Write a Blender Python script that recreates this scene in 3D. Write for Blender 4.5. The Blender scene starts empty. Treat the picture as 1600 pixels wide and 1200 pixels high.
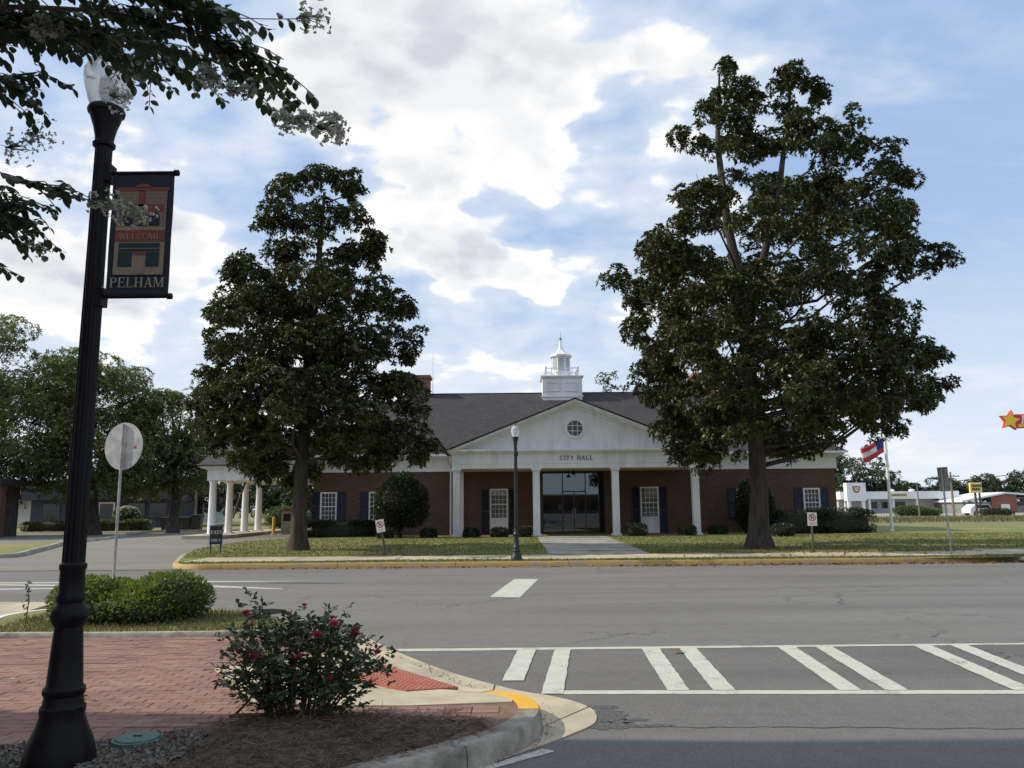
import bpy, math, random
import numpy as np
from mathutils import Vector, Matrix
R = math.radians
PI = math.pi
random.seed(7)
S = bpy.context.scene
COL = S.collection

# ------------------------------------------------------------------ camera
cd = bpy.data.cameras.new('camera')
cd.sensor_width = 36
cd.lens = 28.125
cd.clip_start = 0.05
cd.clip_end = 6000
cam = bpy.data.objects.new('camera', cd)
COL.objects.link(cam)
cam.matrix_world = Matrix.Translation((0, 0, 1.65)) @ Matrix.Rotation(R(90) + math.atan(193 / 1250), 4, 'X') @ Matrix.Rotation(R(-0.5), 4, 'Z')
S.camera = cam

# ------------------------------------------------------------------ sun, sky, exposure
SUN_EL, SUN_AZ = R(35), R(4.0)      # sun stands to the left, a little beyond the camera's side
sv = Vector((-math.cos(SUN_EL) * math.cos(SUN_AZ), math.cos(SUN_EL) * math.sin(SUN_AZ), math.sin(SUN_EL)))
sl = bpy.data.lights.new('sun', 'SUN')
sl.energy = 4.2
sl.angle = R(0.55)
sl.color = (1, .91, .75)
sun = bpy.data.objects.new('sun', sl)
COL.objects.link(sun)
sun.rotation_euler = sv.to_track_quat('Z', 'Y').to_euler()
S.view_settings.view_transform = 'Standard'
S.view_settings.look = 'None'
S.view_settings.gamma = 1
S.view_settings.exposure = 0.0
S.view_settings.use_curve_mapping = False

W = bpy.data.worlds.new('World')
S.world = W
W.use_nodes = True


class NT:
    """tiny node helper"""
    def __init__(s, tree):
        s.t = tree
    def n(s, kind, **kw):
        nd = s.t.nodes.new(kind)
        for k, v in kw.items():
            setattr(nd, k, v)
        return nd
    def put(s, sock, v):
        if hasattr(v, 'is_output'):
            s.t.links.new(v, sock)
        elif v is not None:
            if isinstance(v, (tuple, list)) and len(v) == 3 and getattr(sock, 'type', '') == 'RGBA':
                v = (*v, 1)
            sock.default_value = v
    def math(s, op, a, b=None, c=None, clamp=False):
        nd = s.n('ShaderNodeMath', operation=op, use_clamp=clamp)
        for i, v in enumerate((a, b, c)):
            if v is not None:
                s.put(nd.inputs[i], v)
        return nd.outputs[0]
    def vmath(s, op, a, b=None):
        nd = s.n('ShaderNodeVectorMath', operation=op)
        s.put(nd.inputs[0], a)
        if b is not None:
            s.put(nd.inputs[1], b)
        return nd.outputs['Value'] if op in ('DOT_PRODUCT', 'LENGTH') else nd.outputs[0]
    def mapr(s, v, a, b, c=0., d=1., smooth=True):
        nd = s.n('ShaderNodeMapRange', interpolation_type='SMOOTHSTEP' if smooth else 'LINEAR')
        for i, q in enumerate((v, a, b, c, d)):
            s.put(nd.inputs[i], q)
        return nd.outputs[0]
    def noise(s, vec, scale, detail=5., rough=.55, dist=0.):
        nd = s.n('ShaderNodeTexNoise')
        if vec is not None:
            s.put(nd.inputs['Vector'], vec)
        nd.inputs['Scale'].default_value = scale
        nd.inputs['Detail'].default_value = detail
        nd.inputs['Roughness'].default_value = rough
        nd.inputs['Distortion'].default_value = dist
        return nd.outputs[0]
    def mix(s, f, a, b, mode='MIX'):
        nd = s.n('ShaderNodeMix', data_type='RGBA', blend_type=mode)
        s.put(nd.inputs[0], f)
        s.put(nd.inputs[6], a)
        s.put(nd.inputs[7], b)
        return nd.outputs[2]
    def ramp(s, f, stops):
        nd = s.n('ShaderNodeValToRGB')
        e = nd.color_ramp.elements
        while len(e) < len(stops):
            e.new(.5)
        for q, (p, c) in zip(e, stops):
            q.position = p
            q.color = (*c, 1) if len(c) == 3 else c
        s.put(nd.inputs[0], f)
        return nd.outputs[0]
    def xyz(s, v):
        nd = s.n('ShaderNodeSeparateXYZ')
        s.put(nd.inputs[0], v)
        return nd.outputs
    def comb(s, x, y, z):
        nd = s.n('ShaderNodeCombineXYZ')
        for i, q in enumerate((x, y, z)):
            s.put(nd.inputs[i], q)
        return nd.outputs[0]


def build_world():
    t = W.node_tree
    t.nodes.clear()
    N = NT(t)
    d = N.n('ShaderNodeTexCoord').outputs['Generated']
    d = N.vmath('NORMALIZE', d)
    sky = N.n('ShaderNodeTexSky', sky_type='NISHITA')
    sky.sun_disc = False
    sky.sun_elevation = SUN_EL
    sky.sun_rotation = R(-90) + SUN_AZ
    sky.air_density = 1.0
    sky.dust_density = 1.6
    sky.ozone_density = 1.0
    x, y, z = N.xyz(d)
    # cumulus field laid out over a cloud deck: direction / height
    k = N.math('DIVIDE', 1.0, N.math('ADD', N.math('MAXIMUM', z, 0.0), 0.30))
    uv = N.comb(N.math('MULTIPLY', x, k), N.math('MULTIPLY', y, k), N.math('MULTIPLY', z, 1.2))
    wn = N.n('ShaderNodeTexNoise')
    N.put(wn.inputs['Vector'], uv)
    wn.inputs['Scale'].default_value = 3.2
    wn.inputs['Detail'].default_value = 4.
    warp = N.vmath('SUBTRACT', wn.outputs['Color'], (.5, .5, .5))
    dw = N.vmath('NORMALIZE', N.vmath('ADD', d, N.vmath('MULTIPLY', warp, (.34, .34, .26))))
    def field(vec):
        """billowy cumulus: broad noise with rounded cells on top"""
        a = N.noise(vec, 3.0, 7., .57)
        out = N.math('MULTIPLY', a, .74)
        for sc_, w_ in ((6., .22), (15., .13)):
            vo = N.n('ShaderNodeTexVoronoi', feature='F1')
            N.put(vo.inputs['Vector'], N.vmath('ADD', vec, N.vmath('MULTIPLY', warp, (.10, .10, .10))))
            vo.inputs['Scale'].default_value = sc_
            out = N.math('ADD', out, N.math('MULTIPLY', N.math('SUBTRACT', .62, vo.outputs['Distance']), w_))
        return out
    n1 = field(uv)
    n1s = field(N.vmath('ADD', uv, (-.05, .0, .07)))
    n2 = N.noise(N.vmath('ADD', uv, (5.2, 1.7, 3.1)), 14.0, 7., .62)
    dens = N.math('ADD', n1, N.math('MULTIPLY', n2, .14))
    # drifts of cloud and clear gaps: (direction, inner deg, outer deg, weight)
    B = [((-.125, .84, .53), 1, 10, .17), ((-.21, .83, .50), 1, 8, .10), ((-.02, .85, .48), 1, 9, .13), ((.08, .84, .54), 1, 7, .12),
         ((-.095, .94, .345), 1, 6.0, .19), ((-.075, .955, .29), 1, 4.5, .12), ((.008, .95, .29), .3, 3., .12),
         ((-.42, .84, .36), 1, 10, .10), ((-.50, .83, .27), 1, 9, .13), ((-.40, .88, .24), 1, 7, .10), ((.19, .87, .45), 1, 8, .06),
         ((.22, .83, .52), 1, 7, .08), ((.36, .80, .50), 1, 8, .04), ((.02, .90, .42), 1, 6, .06),
         ((.60, .70, .42), 6, 26, -.17), ((.45, .80, .40), 2, 14, -.08), ((-.30, .87, .40), 1, 6, -.06), ((-.27, .80, .545), .6, 5, -.12),
         ((.10, .87, .46), .3, 4., -.07), ((-.38, .90, .20), 1, 5, -.06), ((.03, .93, .36), 1, 5, -.07)]
    for v, a, b, w in B:
        v = Vector(v).normalized()
        m = N.mapr(N.vmath('DOT_PRODUCT', dw, tuple(v)), math.cos(R(b)), math.cos(R(a)), 0., w)
        dens = N.math('ADD', dens, m)
    cover = N.math('MULTIPLY', N.mapr(dens, .540, .622), N.mapr(z, .02, .13))
    veil = N.mapr(dens, .33, .58, 0., .52)
    lit = N.mapr(N.math('SUBTRACT', n1, n1s), -.11, .09)
    core = N.mapr(dens, .58, .80, .50, -.04)
    lit = N.math('ADD', N.math('MULTIPLY', lit, .62), core, clamp=True)
    cloud = N.mix(lit, (6.5, 6.9, 7.7), (10.8, 10.7, 10.5))
    low = N.mapr(z, 0.0, .36, .84, 0.)
    base = N.mix(.72, sky.outputs[0], (4.7, 6.6, 9.9))
    base = N.mix(low, base, (8.4, 9.1, 9.9))
    streak = N.noise(N.vmath('MULTIPLY', uv, (1.2, 3.2, 2.)), 2.2, 6., .6, .4)
    veil = N.math('ADD', veil, N.mapr(streak, .45, .70, 0., .20), clamp=True)
    c = N.mix(veil, base, (8.9, 9.3, 9.9))
    c = N.mix(cover, c, cloud)
    # below the horizon: plain ground tone
    c = N.mix(N.mapr(z, -.06, -.01), (1.2, 1.2, 1.1), c)
    bg = N.n('ShaderNodeBackground')
    N.put(bg.inputs[0], c)
    bg.inputs[1].default_value = .10
    o = N.n('ShaderNodeOutputWorld')
    t.links.new(bg.outputs[0], o.inputs[0])


build_world()
W.cycles.sampling_method = 'MANUAL'
W.cycles.sample_map_resolution = 512

# ------------------------------------------------------------------ materials
MATS = {}


def base_mat(name):
    m = bpy.data.materials.new(name)
    m.use_nodes = True
    t = m.node_tree
    t.nodes.clear()
    N = NT(t)
    o = N.n('ShaderNodeOutputMaterial')
    p = N.n('ShaderNodeBsdfPrincipled')
    t.links.new(p.outputs[0], o.inputs[0])
    MATS[name] = m
    return m, N, p, o


def M(name, c1, c2=None, scale=4., rough=.7, rvar=.1, bump=0., bscale=None, metal=0., lo=.35, hi=.65, c3=None, s3=.5, spec=.5,
      stretch=None, world=True, emit=0.):
    """noise-mottled surface; c3 = larger stains"""
    m, N, p, o = base_mat(name)
    if world:
        v = N.n('ShaderNodeNewGeometry').outputs['Position']
    else:
        v = N.n('ShaderNodeTexCoord').outputs['Object']
    if stretch:
        v = N.vmath('MULTIPLY', v, stretch)
    f = N.noise(v, scale, 8., .6)
    c = N.mix(N.mapr(f, lo, hi), c1, c2 or c1)
    if c3:
        g = N.noise(N.vmath('ADD', v, (3.3, 7.1, 1.9)), s3, 6., .6)
        c = N.mix(N.mapr(g, .45, .7), c, c3)
    N.put(p.inputs['Base Color'], c)
    N.put(p.inputs['Roughness'], N.mapr(f, .3, .7, max(0, rough - rvar), min(1, rough + rvar)))
    p.inputs['Metallic'].default_value = metal
    p.inputs['Specular IOR Level'].default_value = spec
    if bump:
        b = N.n('ShaderNodeBump')
        b.inputs['Strength'].default_value = bump
        b.inputs['Distance'].default_value = .02
        N.put(b.inputs['Height'], N.noise(v, bscale or scale * 4, 6., .65))
        N.put(p.inputs['Normal'], b.outputs[0])
    return m


def leafmat(name, cols, back=None, rough=.42, trans=.25, spec=.5):
    """two-sided leaf, each leaf its own tone (random per island / per object)"""
    m, N, p, o = base_mat(name)
    g = N.n('ShaderNodeNewGeometry')
    oi = N.n('ShaderNodeObjectInfo')
    r = N.math('FRACT', N.math('ADD', g.outputs['Random Per Island'], oi.outputs['Random']))
    n = len(cols)
    c = N.ramp(r, [((i + .5) / n, q) for i, q in enumerate(cols)])
    big = N.noise(g.outputs['Position'], .7, 3., .5)
    c = N.mix(N.mapr(big, .35, .65, 0., .35), c, tuple(v * .55 for v in cols[0]))
    tcol = c
    if back:
        c = N.mix(N.math('MULTIPLY', g.outputs['Backfacing'], .8), c, back)
    N.put(p.inputs['Base Color'], c)
    p.inputs['Roughness'].default_value = rough
    p.inputs['Specular IOR Level'].default_value = spec
    if trans:
        tr = N.n('ShaderNodeBsdfTranslucent')
        N.put(tr.inputs[0], N.mix(.5, tcol, (.16, .22, .02), 'ADD') if trans > .3 else tcol)
        mx = N.n('ShaderNodeMixShader')
        mx.inputs[0].default_value = trans
        N.t.links.new(p.outputs[0], mx.inputs[1])
        N.t.links.new(tr.outputs[0], mx.inputs[2])
        N.t.links.new(mx.outputs[0], o.inputs[0])
    return m


def asphalt(name, a, b, dark, patch=.25):
    m, N, p, o = base_mat(name)
    v = N.n('ShaderNodeNewGeometry').outputs['Position']
    fine = N.math('ADD', N.math('MULTIPLY', N.noise(v, 110., 3., .8), .5), N.math('MULTIPLY', N.noise(v, 34., 3., .8), .5))
    mid = N.noise(v, 5., 6., .65)
    big = N.noise(N.vmath('MULTIPLY', v, (.25, 1.1, 1)), .55, 5., .6, .6)
    c = N.mix(N.mapr(fine, .40, .60), a, b)
    c = N.mix(N.mapr(mid, .4, .75, 0., .35), c, dark)
    c = N.mix(N.mapr(big, .42, .68, 0., patch), c, dark)
    tr = N.noise(N.vmath('MULTIPLY', v, (.035, 1.0, 1.)), .62, 3., .5)
    c = N.mix(N.mapr(tr, .40, .62, 0., .22), c, b)
    tr2 = N.noise(N.vmath('MULTIPLY', N.vmath('ADD', v, (4., 9., 0.)), (.05, 1.0, 1.)), .9, 4., .6)
    c = N.mix(N.mapr(tr2, .50, .68, 0., .26), c, dark)
    sp2 = N.noise(v, 17., 4., .8)
    c = N.mix(N.mapr(sp2, .55, .72, 0., .30), c, dark)
    # hairline cracks
    vo = N.n('ShaderNodeTexVoronoi', feature='DISTANCE_TO_EDGE')
    N.put(vo.inputs['Vector'], N.vmath('ADD', v, N.comb(N.math('MULTIPLY', mid, 1.2), N.math('MULTIPLY', mid, 1.4), 0.)))
    vo.inputs['Scale'].default_value = .32
    cr = N.mapr(vo.outputs['Distance'], .0015, .006, .75, 0.)
    cr = N.math('MULTIPLY', cr, N.mapr(N.noise(v, .25, 3.), .46, .58))
    c = N.mix(cr, c, (.03, .029, .028))
    # tar strips and old oil drips
    sp = N.noise(N.vmath('ADD', v, (9, 2, 4)), 1.7, 4., .7)
    c = N.mix(N.mapr(sp, .68, .76, 0., .5), c, (.04, .04, .042))
    N.put(p.inputs['Base Color'], c)
    p.inputs['Roughness'].default_value = .9
    p.inputs['Specular IOR Level'].default_value = .25
    bp = N.n('ShaderNodeBump')
    bp.inputs['Strength'].default_value = .5
    bp.inputs['Distance'].default_value = .01
    N.put(bp.inputs['Height'], N.math('ADD', fine, N.math('MULTIPLY', mid, .5)))
    N.put(p.inputs['Normal'], bp.outputs[0])
    return m


def paint(name, col, under, wear=.5):
    m, N, p, o = base_mat(name)
    v = N.n('ShaderNodeNewGeometry').outputs['Position']
    f = N.math('ADD', N.math('MULTIPLY', N.noise(v, 2.2, 8., .75), .6), N.math('MULTIPLY', N.noise(v, 38., 5., .8), .4))
    c = N.mix(N.mapr(f, wear - .03, wear + .10), col, under)
    c = N.mix(N.mapr(N.noise(v, 6., 4.), .4, .7, 0., .25), c, tuple(q * .6 for q in col))
    N.put(p.inputs['Base Color'], c)
    p.inputs['Roughness'].default_value = .75
    return m


def brickwall(name, a, b, mortar):
    m, N, p, o = base_mat(name)
    g = N.n('ShaderNodeNewGeometry')
    x, y, z = N.xyz(g.outputs['Position'])
    v = N.comb(N.math('ADD', x, y), z, 0.)
    br = N.n('ShaderNodeTexBrick')
    N.put(br.inputs['Vector'], v)
    for k, q in (('Scale', 1.), ('Mortar Size', .007), ('Brick Width', .215), ('Row Height', .075), ('Bias', -.1)):
        br.inputs[k].default_value = q
    N.put(br.inputs['Color1'], a)
    N.put(br.inputs['Color2'], b)
    N.put(br.inputs['Mortar'], mortar)
    f = N.noise(v, 1.1, 6., .6)
    c = N.mix(N.mapr(f, .35, .7, 0., .35), br.outputs[0], tuple(q * .6 for q in a))
    N.put(p.inputs['Base Color'], c)
    p.inputs['Roughness'].default_value = .88
    bp = N.n('ShaderNodeBump')
    bp.inputs['Strength'].default_value = .4
    bp.inputs['Distance'].default_value = .008
    N.put(bp.inputs['Height'], N.math('SUBTRACT', 1., br.outputs['Fac']))
    N.put(p.inputs['Normal'], bp.outputs[0])
    return m


def paver(name, cols):
    m, N, p, o = base_mat(name)
    g = N.n('ShaderNodeNewGeometry')
    oi = N.n('ShaderNodeObjectInfo')
    r = N.math('FRACT', N.math('ADD', g.outputs['Random Per Island'], oi.outputs['Random']))
    n = len(cols)
    c = N.ramp(r, [((i + .5) / n, q) for i, q in enumerate(cols)])
    f = N.noise(g.outputs['Position'], 30., 6., .7)
    c = N.mix(N.mapr(f, .4, .7, 0., .35), c, (.24, .15, .12))
    f2 = N.noise(g.outputs['Position'], 1.3, 5., .65)
    c = N.mix(N.mapr(f2, .46, .70, 0., .6), c, (.12, .072, .055))
    f3 = N.noise(N.vmath('ADD', g.outputs['Position'], (4., 1., 0.)), 4.5, 5., .7)
    c = N.mix(N.mapr(f3, .56, .72, 0., .35), c, (.34, .24, .18))
    N.put(p.inputs['Base Color'], c)
    p.inputs['Roughness'].default_value = .85
    bp = N.n('ShaderNodeBump')
    bp.inputs['Strength'].default_value = .35
    bp.inputs['Distance'].default_value = .006
    N.put(bp.inputs['Height'], N.noise(g.outputs['Position'], 60., 5., .7))
    N.put(p.inputs['Normal'], bp.outputs[0])
    return m


def shingle(name, a, b):
    m, N, p, o = base_mat(name)
    g = N.n('ShaderNodeNewGeometry')
    x, y, z = N.xyz(g.outputs['Position'])
    br = N.n('ShaderNodeTexBrick')
    N.put(br.inputs['Vector'], N.comb(N.math('ADD', x, N.math('MULTIPLY', y, .13)), N.math('MULTIPLY', z, 2.0), 0.))
    for k, q in (('Scale', 1.), ('Mortar Size', .012), ('Brick Width', .32), ('Row Height', .15)):
        br.inputs[k].default_value = q
    N.put(br.inputs['Color1'], a)
    N.put(br.inputs['Color2'], b)
    N.put(br.inputs['Mortar'], tuple(q * .5 for q in a))
    f = N.noise(N.vmath('MULTIPLY', g.outputs['Position'], (1., 1., .3)), .8, 6., .6)
    c = N.mix(N.mapr(f, .4, .7, 0., .5), br.outputs[0], tuple(q * .65 for q in a))
    N.put(p.inputs['Base Color'], c)
    p.inputs['Roughness'].default_value = .9
    return m


def glass(name, tint=(.9, .95, .95), refl=.35, rough=.02, minf=.10):
    """window pane: clear with a fresnel reflection"""
    m, N, p, o = base_mat(name)
    N.t.nodes.remove(p)
    gl = N.n('ShaderNodeBsdfGlossy')
    gl.inputs['Roughness'].default_value = rough
    N.put(gl.inputs[0], (.62, .68, .74))
    tr = N.n('ShaderNodeBsdfTransparent')
    N.put(tr.inputs[0], tint)
    fr = N.n('ShaderNodeFresnel')
    fr.inputs[0].default_value = 1.5
    mx = N.n('ShaderNodeMixShader')
    N.put(mx.inputs[0], N.math('ADD', N.math('MULTIPLY', fr.outputs[0], refl / .1 * .4), minf, clamp=True))
    N.t.links.new(tr.outputs[0], mx.inputs[1])
    N.t.links.new(gl.outputs[0], mx.inputs[2])
    N.t.links.new(mx.outputs[0], o.inputs[0])
    return m


asphalt('asphalt', (.145, .140, .131), (.228, .221, .208), (.105, .101, .096), .40)
asphalt('asphalt_side', (.118, .113, .107), (.20, .193, .183), (.088, .085, .081), .35)
asphalt('asphalt_drive', (.19, .178, .155), (.27, .252, .22), (.14, .13, .115), .3)
M('concrete', (.42, .355, .245), (.52, .45, .32), 3., .85, .05, .25, 40., c3=(.33, .29, .22), s3=.7)
M('concrete_grey', (.30, .28, .24), (.40, .38, .33), 3., .85, .05, .25, 40., c3=(.22, .20, .18), s3=.7)
M('kerb_conc', (.30, .27, .215), (.42, .38, .31), 9., .88, .05, .6, 55., c3=(.17, .15, .12), s3=2.6)
paint('white_line', (.53, .525, .45), (.19, .185, .18), .545)
paint('yellow_kerb', (.46, .31, .09), (.34, .27, .18), .49)
paint('yellow_near', (.72, .40, .035), (.40, .35, .27), .575)
paint('white_kerb', (.70, .72, .74), (.30, .28, .25), .53)
M('mortar_bed', (.16, .095, .065), (.22, .135, .10), 8., .95, bump=.4)
paver('paver', [(.245, .125, .092), (.27, .145, .108), (.225, .110, .083), (.29, .165, .125), (.24, .135, .108), (.195, .095, .075)])
M('tactile_red', (.34, .10, .06), (.42, .14, .085), 6., .7, bump=.2, c3=(.36, .12, .08), s3=2.)
M('soil', (.075, .055, .038), (.14, .105, .075), 7., .95, bump=.8, bscale=30., c3=(.05, .036, .025), s3=3.)
M('gravel_soil', (.13, .115, .09), (.22, .20, .165), 22., .95, bump=.9, bscale=50., c3=(.09, .08, .05), s3=2.)
M('lawn', (.12, .15, .026), (.20, .205, .046), 1.2, .95, bump=.8, bscale=18., c3=(.24, .20, .075), s3=.32)
M('field', (.12, .13, .04), (.22, .19, .075), .35, .95, bump=.6, bscale=6., c3=(.26, .21, .10), s3=.08)
M('bark', (.034, .027, .021), (.085, .068, .054), 3., .95, bump=1.0, bscale=9., stretch=(3., 3., .45), c3=(.075, .068, .055), s3=1.)
M('bark_dark', (.035, .03, .026), (.075, .065, .055), 3., .95, bump=.8, bscale=9., stretch=(3., 3., .5))
M('twig', (.10, .06, .04), (.16, .11, .08), 20., .8)
M('green_twig', (.06, .07, .03), (.11, .10, .05), 20., .8)
M('white_paint', (.77, .78, .79), (.84, .84, .84), 1.5, .55, .1, c3=(.66, .66, .65), s3=.7, stretch=(2.2, 2.2, .5), world=True)
M('cream_soffit', (.60, .55, .44), (.68, .63, .52), 1.5, .7)
M('shutter_navy', (.012, .016, .034), (.02, .024, .045), 5., .5, bump=0.)
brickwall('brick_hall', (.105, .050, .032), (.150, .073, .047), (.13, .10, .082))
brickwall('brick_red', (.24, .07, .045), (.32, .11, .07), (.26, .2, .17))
brickwall('brick_tan', (.30, .20, .13), (.36, .25, .17), (.32, .29, .25))
shingle('shingle', (.034, .031, .034), (.053, .048, .050))
shingle('shingle_dark', (.04, .036, .038), (.06, .055, .056))
M('iron_black', (.007, .0065, .0075), (.012, .011, .012), 14., .50, .14, metal=0., bump=.12, bscale=60., spec=.16)
M('iron_green', (.010, .014, .018), (.018, .022, .026), 14., .45, .12)
M('galv', (.34, .34, .35), (.46, .46, .47), 12., .5, .1, metal=.55, c3=(.26, .25, .25), s3=3.)
M('sign_back', (.33, .34, .35), (.42, .43, .43), 4., .45, .1, metal=.15, c3=(.58, .57, .52), s3=2.)
M('red_mark', (.55, .03, .03), (.6, .05, .05), 10., .6)
M('sign_white', (.75, .75, .72), (.82, .82, .80), 6., .5)
M('sign_blue', (.02, .04, .18), (.03, .055, .22), 6., .5)
M('sign_yellow', (.85, .55, .03), (.9, .62, .06), 6., .5)
M('sign_pale_yellow', (.80, .62, .18), (.85, .68, .24), 6., .5)
M('sign_cream', (.80, .70, .40), (.85, .76, .48), 6., .5)
M('sign_red', (.62, .03, .03), (.70, .05, .04), 6., .5)
M('sign_black', (.01, .01, .012), (.02, .02, .022), 6., .5)
M('text_dark', (.035, .033, .034), (.05, .045, .045), 9., .5)
M('banner_dark', (.016, .018, .03), (.022, .025, .038), 9., .85)
M('banner_cream', (.25, .19, .125), (.31, .235, .155), 40., .85)
M('banner_brick', (.17, .125, .085), (.21, .155, .105), 30., .85)
M('banner_red', (.18, .05, .035), (.22, .065, .045), 12., .85)
M('banner_green', (.012, .035, .033), (.02, .05, .045), 12., .85)
M('banner_gold', (.30, .27, .19), (.35, .31, .22), 12., .85)
M('lid_green', (.055, .13, .105), (.085, .17, .14), 12., .7, bump=.4, bscale=60.)
M('wood_post', (.075, .055, .04), (.12, .09, .068), 4., .9, stretch=(6, 6, .6))
M('pole_wood', (.16, .13, .10), (.22, .18, .14), 4., .9, stretch=(6, 6, .6))
M('dark_plastic', (.02, .028, .024), (.03, .04, .035), 5., .55)
M('curtain', (.20, .195, .18), (.30, .29, .27), 3., .9, stretch=(14., 1., .4))
M('lobby_wall', (.22, .18, .15), (.28, .23, .19), 1., .8)
M('lobby_floor', (.16, .13, .11), (.22, .18, .15), 2., .5)
M('alu_dark', (.03, .028, .028), (.05, .045, .045), 6., .4, metal=.6)
M('lobby_desk', (.09, .05, .03), (.14, .08, .05), 3., .5)
M('paper', (.7, .7, .68), (.8, .8, .78), 3., .7)
M('pale_wall', (.40, .41, .42), (.50, .51, .52), .5, .85, c3=(.34, .34, .35), s3=.2)
M('white_far', (.70, .72, .74), (.80, .81, .82), .4, .7)
M('navy_wall', (.045, .045, .075), (.065, .065, .10), .8, .9)
M('green_grey', (.16, .19, .17), (.21, .24, .21), .8, .8)
M('car_white', (.68, .69, .70), (.74, .75, .76), 2., .25, .05)
M('tyre', (.015, .015, .015), (.025, .025, .025), 9., .9)
M('dark_glass', (.02, .024, .028), (.035, .04, .045), 2., .08, .03)
M('flag_red', (.48, .03, .05), (.55, .05, .07), 6., .85)
M('flag_white', (.68, .68, .70), (.76, .76, .78), 6., .85)
M('flag_blue', (.02, .04, .22), (.03, .06, .27), 6., .85)
M('bollard_yellow', (.55, .38, .04), (.65, .46, .06), 6., .6)
M('straw', (.15, .085, .045), (.26, .16, .09), 60., .95)
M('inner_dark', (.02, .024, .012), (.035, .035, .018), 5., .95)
glass('pane', (.85, .9, .9), .20, .02, .05)
glass('lobby_glass', (.42, .46, .48), .36, .015, .10)
leafmat('mag_leaf', [(.028, .050, .011), (.044, .070, .014), (.072, .098, .020), (.038, .062, .013), (.12, .13, .03)], (.075, .066, .026), .38, .15, .40)
leafmat('oak_leaf', [(.065, .09, .03), (.09, .118, .038), (.12, .148, .05), (.165, .18, .066)], None, .5, .34)
leafmat('far_leaf', [(.04, .062, .026), (.06, .085, .034), (.075, .10, .042)], None, .6, .2)
leafmat('myrtle_leaf', [(.042, .068, .022), (.058, .085, .026), (.07, .10, .03), (.06, .072, .03)], None, .45, .24)
leafmat('myrtle_flower', [(.55, .56, .50), (.64, .64, .58), (.46, .47, .41), (.60, .59, .52)], None, .8, .35)
leafmat('myrtle_bud', [(.20, .17, .12), (.28, .24, .18), (.16, .13, .10)], None, .8, .1)
leafmat('hedge_leaf', [(.075, .12, .022), (.12, .17, .032), (.175, .22, .05), (.095, .14, .026)], None, .40, .33)
leafmat('shrub_leaf', [(.025, .038, .014), (.04, .055, .02), (.055, .07, .026)], None, .45, .12)
leafmat('lime_shrub', [(.09, .13, .03), (.13, .17, .045), (.11, .15, .035)], None, .5, .25)
leafmat('rose_leaf', [(.042, .072, .024), (.06, .092, .030), (.085, .122, .042), (.10, .095, .036)], None, .42, .2)
leafmat('rose_petal', [(.66, .05, .15), (.74, .09, .21), (.60, .035, .10)], None, .6, .3)
leafmat('grass_blade', [(.10, .135, .02), (.14, .175, .03), (.19, .20, .045), (.28, .23, .085), (.12, .15, .025)], None, .7, .25)
leafmat('grass_bed', [(.11, .13, .035), (.17, .17, .06), (.22, .18, .085), (.13, .14, .04)], None, .7, .25)
leafmat('pine_straw', [(.12, .065, .032), (.18, .10, .055), (.24, .145, .08), (.08, .045, .025)], None, .8, 0)
leafmat('dry_leaf', [(.22, .10, .05), (.30, .17, .09), (.16, .07, .04)], None, .8, .1)
leafmat('pale_flake', [(.42, .34, .14), (.30, .20, .09), (.5, .42, .25)], None, .8, .1)
M('tar', (.07, .068, .066), (.12, .115, .108), 30., .9, .05, .6, 60.)
leafmat('grit', [(.20, .18, .15), (.13, .11, .09), (.28, .26, .22), (.08, .07, .05)], None, .9, 0)


def globe_mat():
    m, N, p, o = base_mat('globe')
    v = N.n('ShaderNodeTexCoord').outputs['Object']
    f = N.noise(v, 9., 4.)
    N.put(p.inputs['Base Color'], N.mix(f, (.80, .81, .82), (.88, .88, .86)))
    p.inputs['Roughness'].default_value = .22
    p.inputs['Transmission Weight'].default_value = .55
    p.inputs['IOR'].default_value = 1.2
globe_mat()

# ------------------------------------------------------------------ mesh helpers


def link(name, me, mat=None, parent=None, loc=None, rot=None):
    o = bpy.data.objects.new(name, me)
    COL.objects.link(o)
    if mat is not None and me is not None and not me.materials:
        me.materials.append(MATS[mat])
    if parent is not None:
        o.parent = parent
    if loc is not None:
        o.location = loc
    if rot is not None:
        o.rotation_euler = rot
    return o


def tag(o, label=None, cat=None, group=None, kind=None):
    for k, v in (('label', label), ('category', cat), ('group', group), ('kind', kind)):
        if v:
            o[k] = v
    return o


def thing(name, label, cat, loc=(0, 0, 0), rz=0., group=None):
    o = bpy.data.objects.new(name, None)
    o.empty_display_size = .3
    COL.objects.link(o)
    o.location = loc
    o.rotation_euler = (0, 0, rz)
    return tag(o, label, cat, group)


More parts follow.
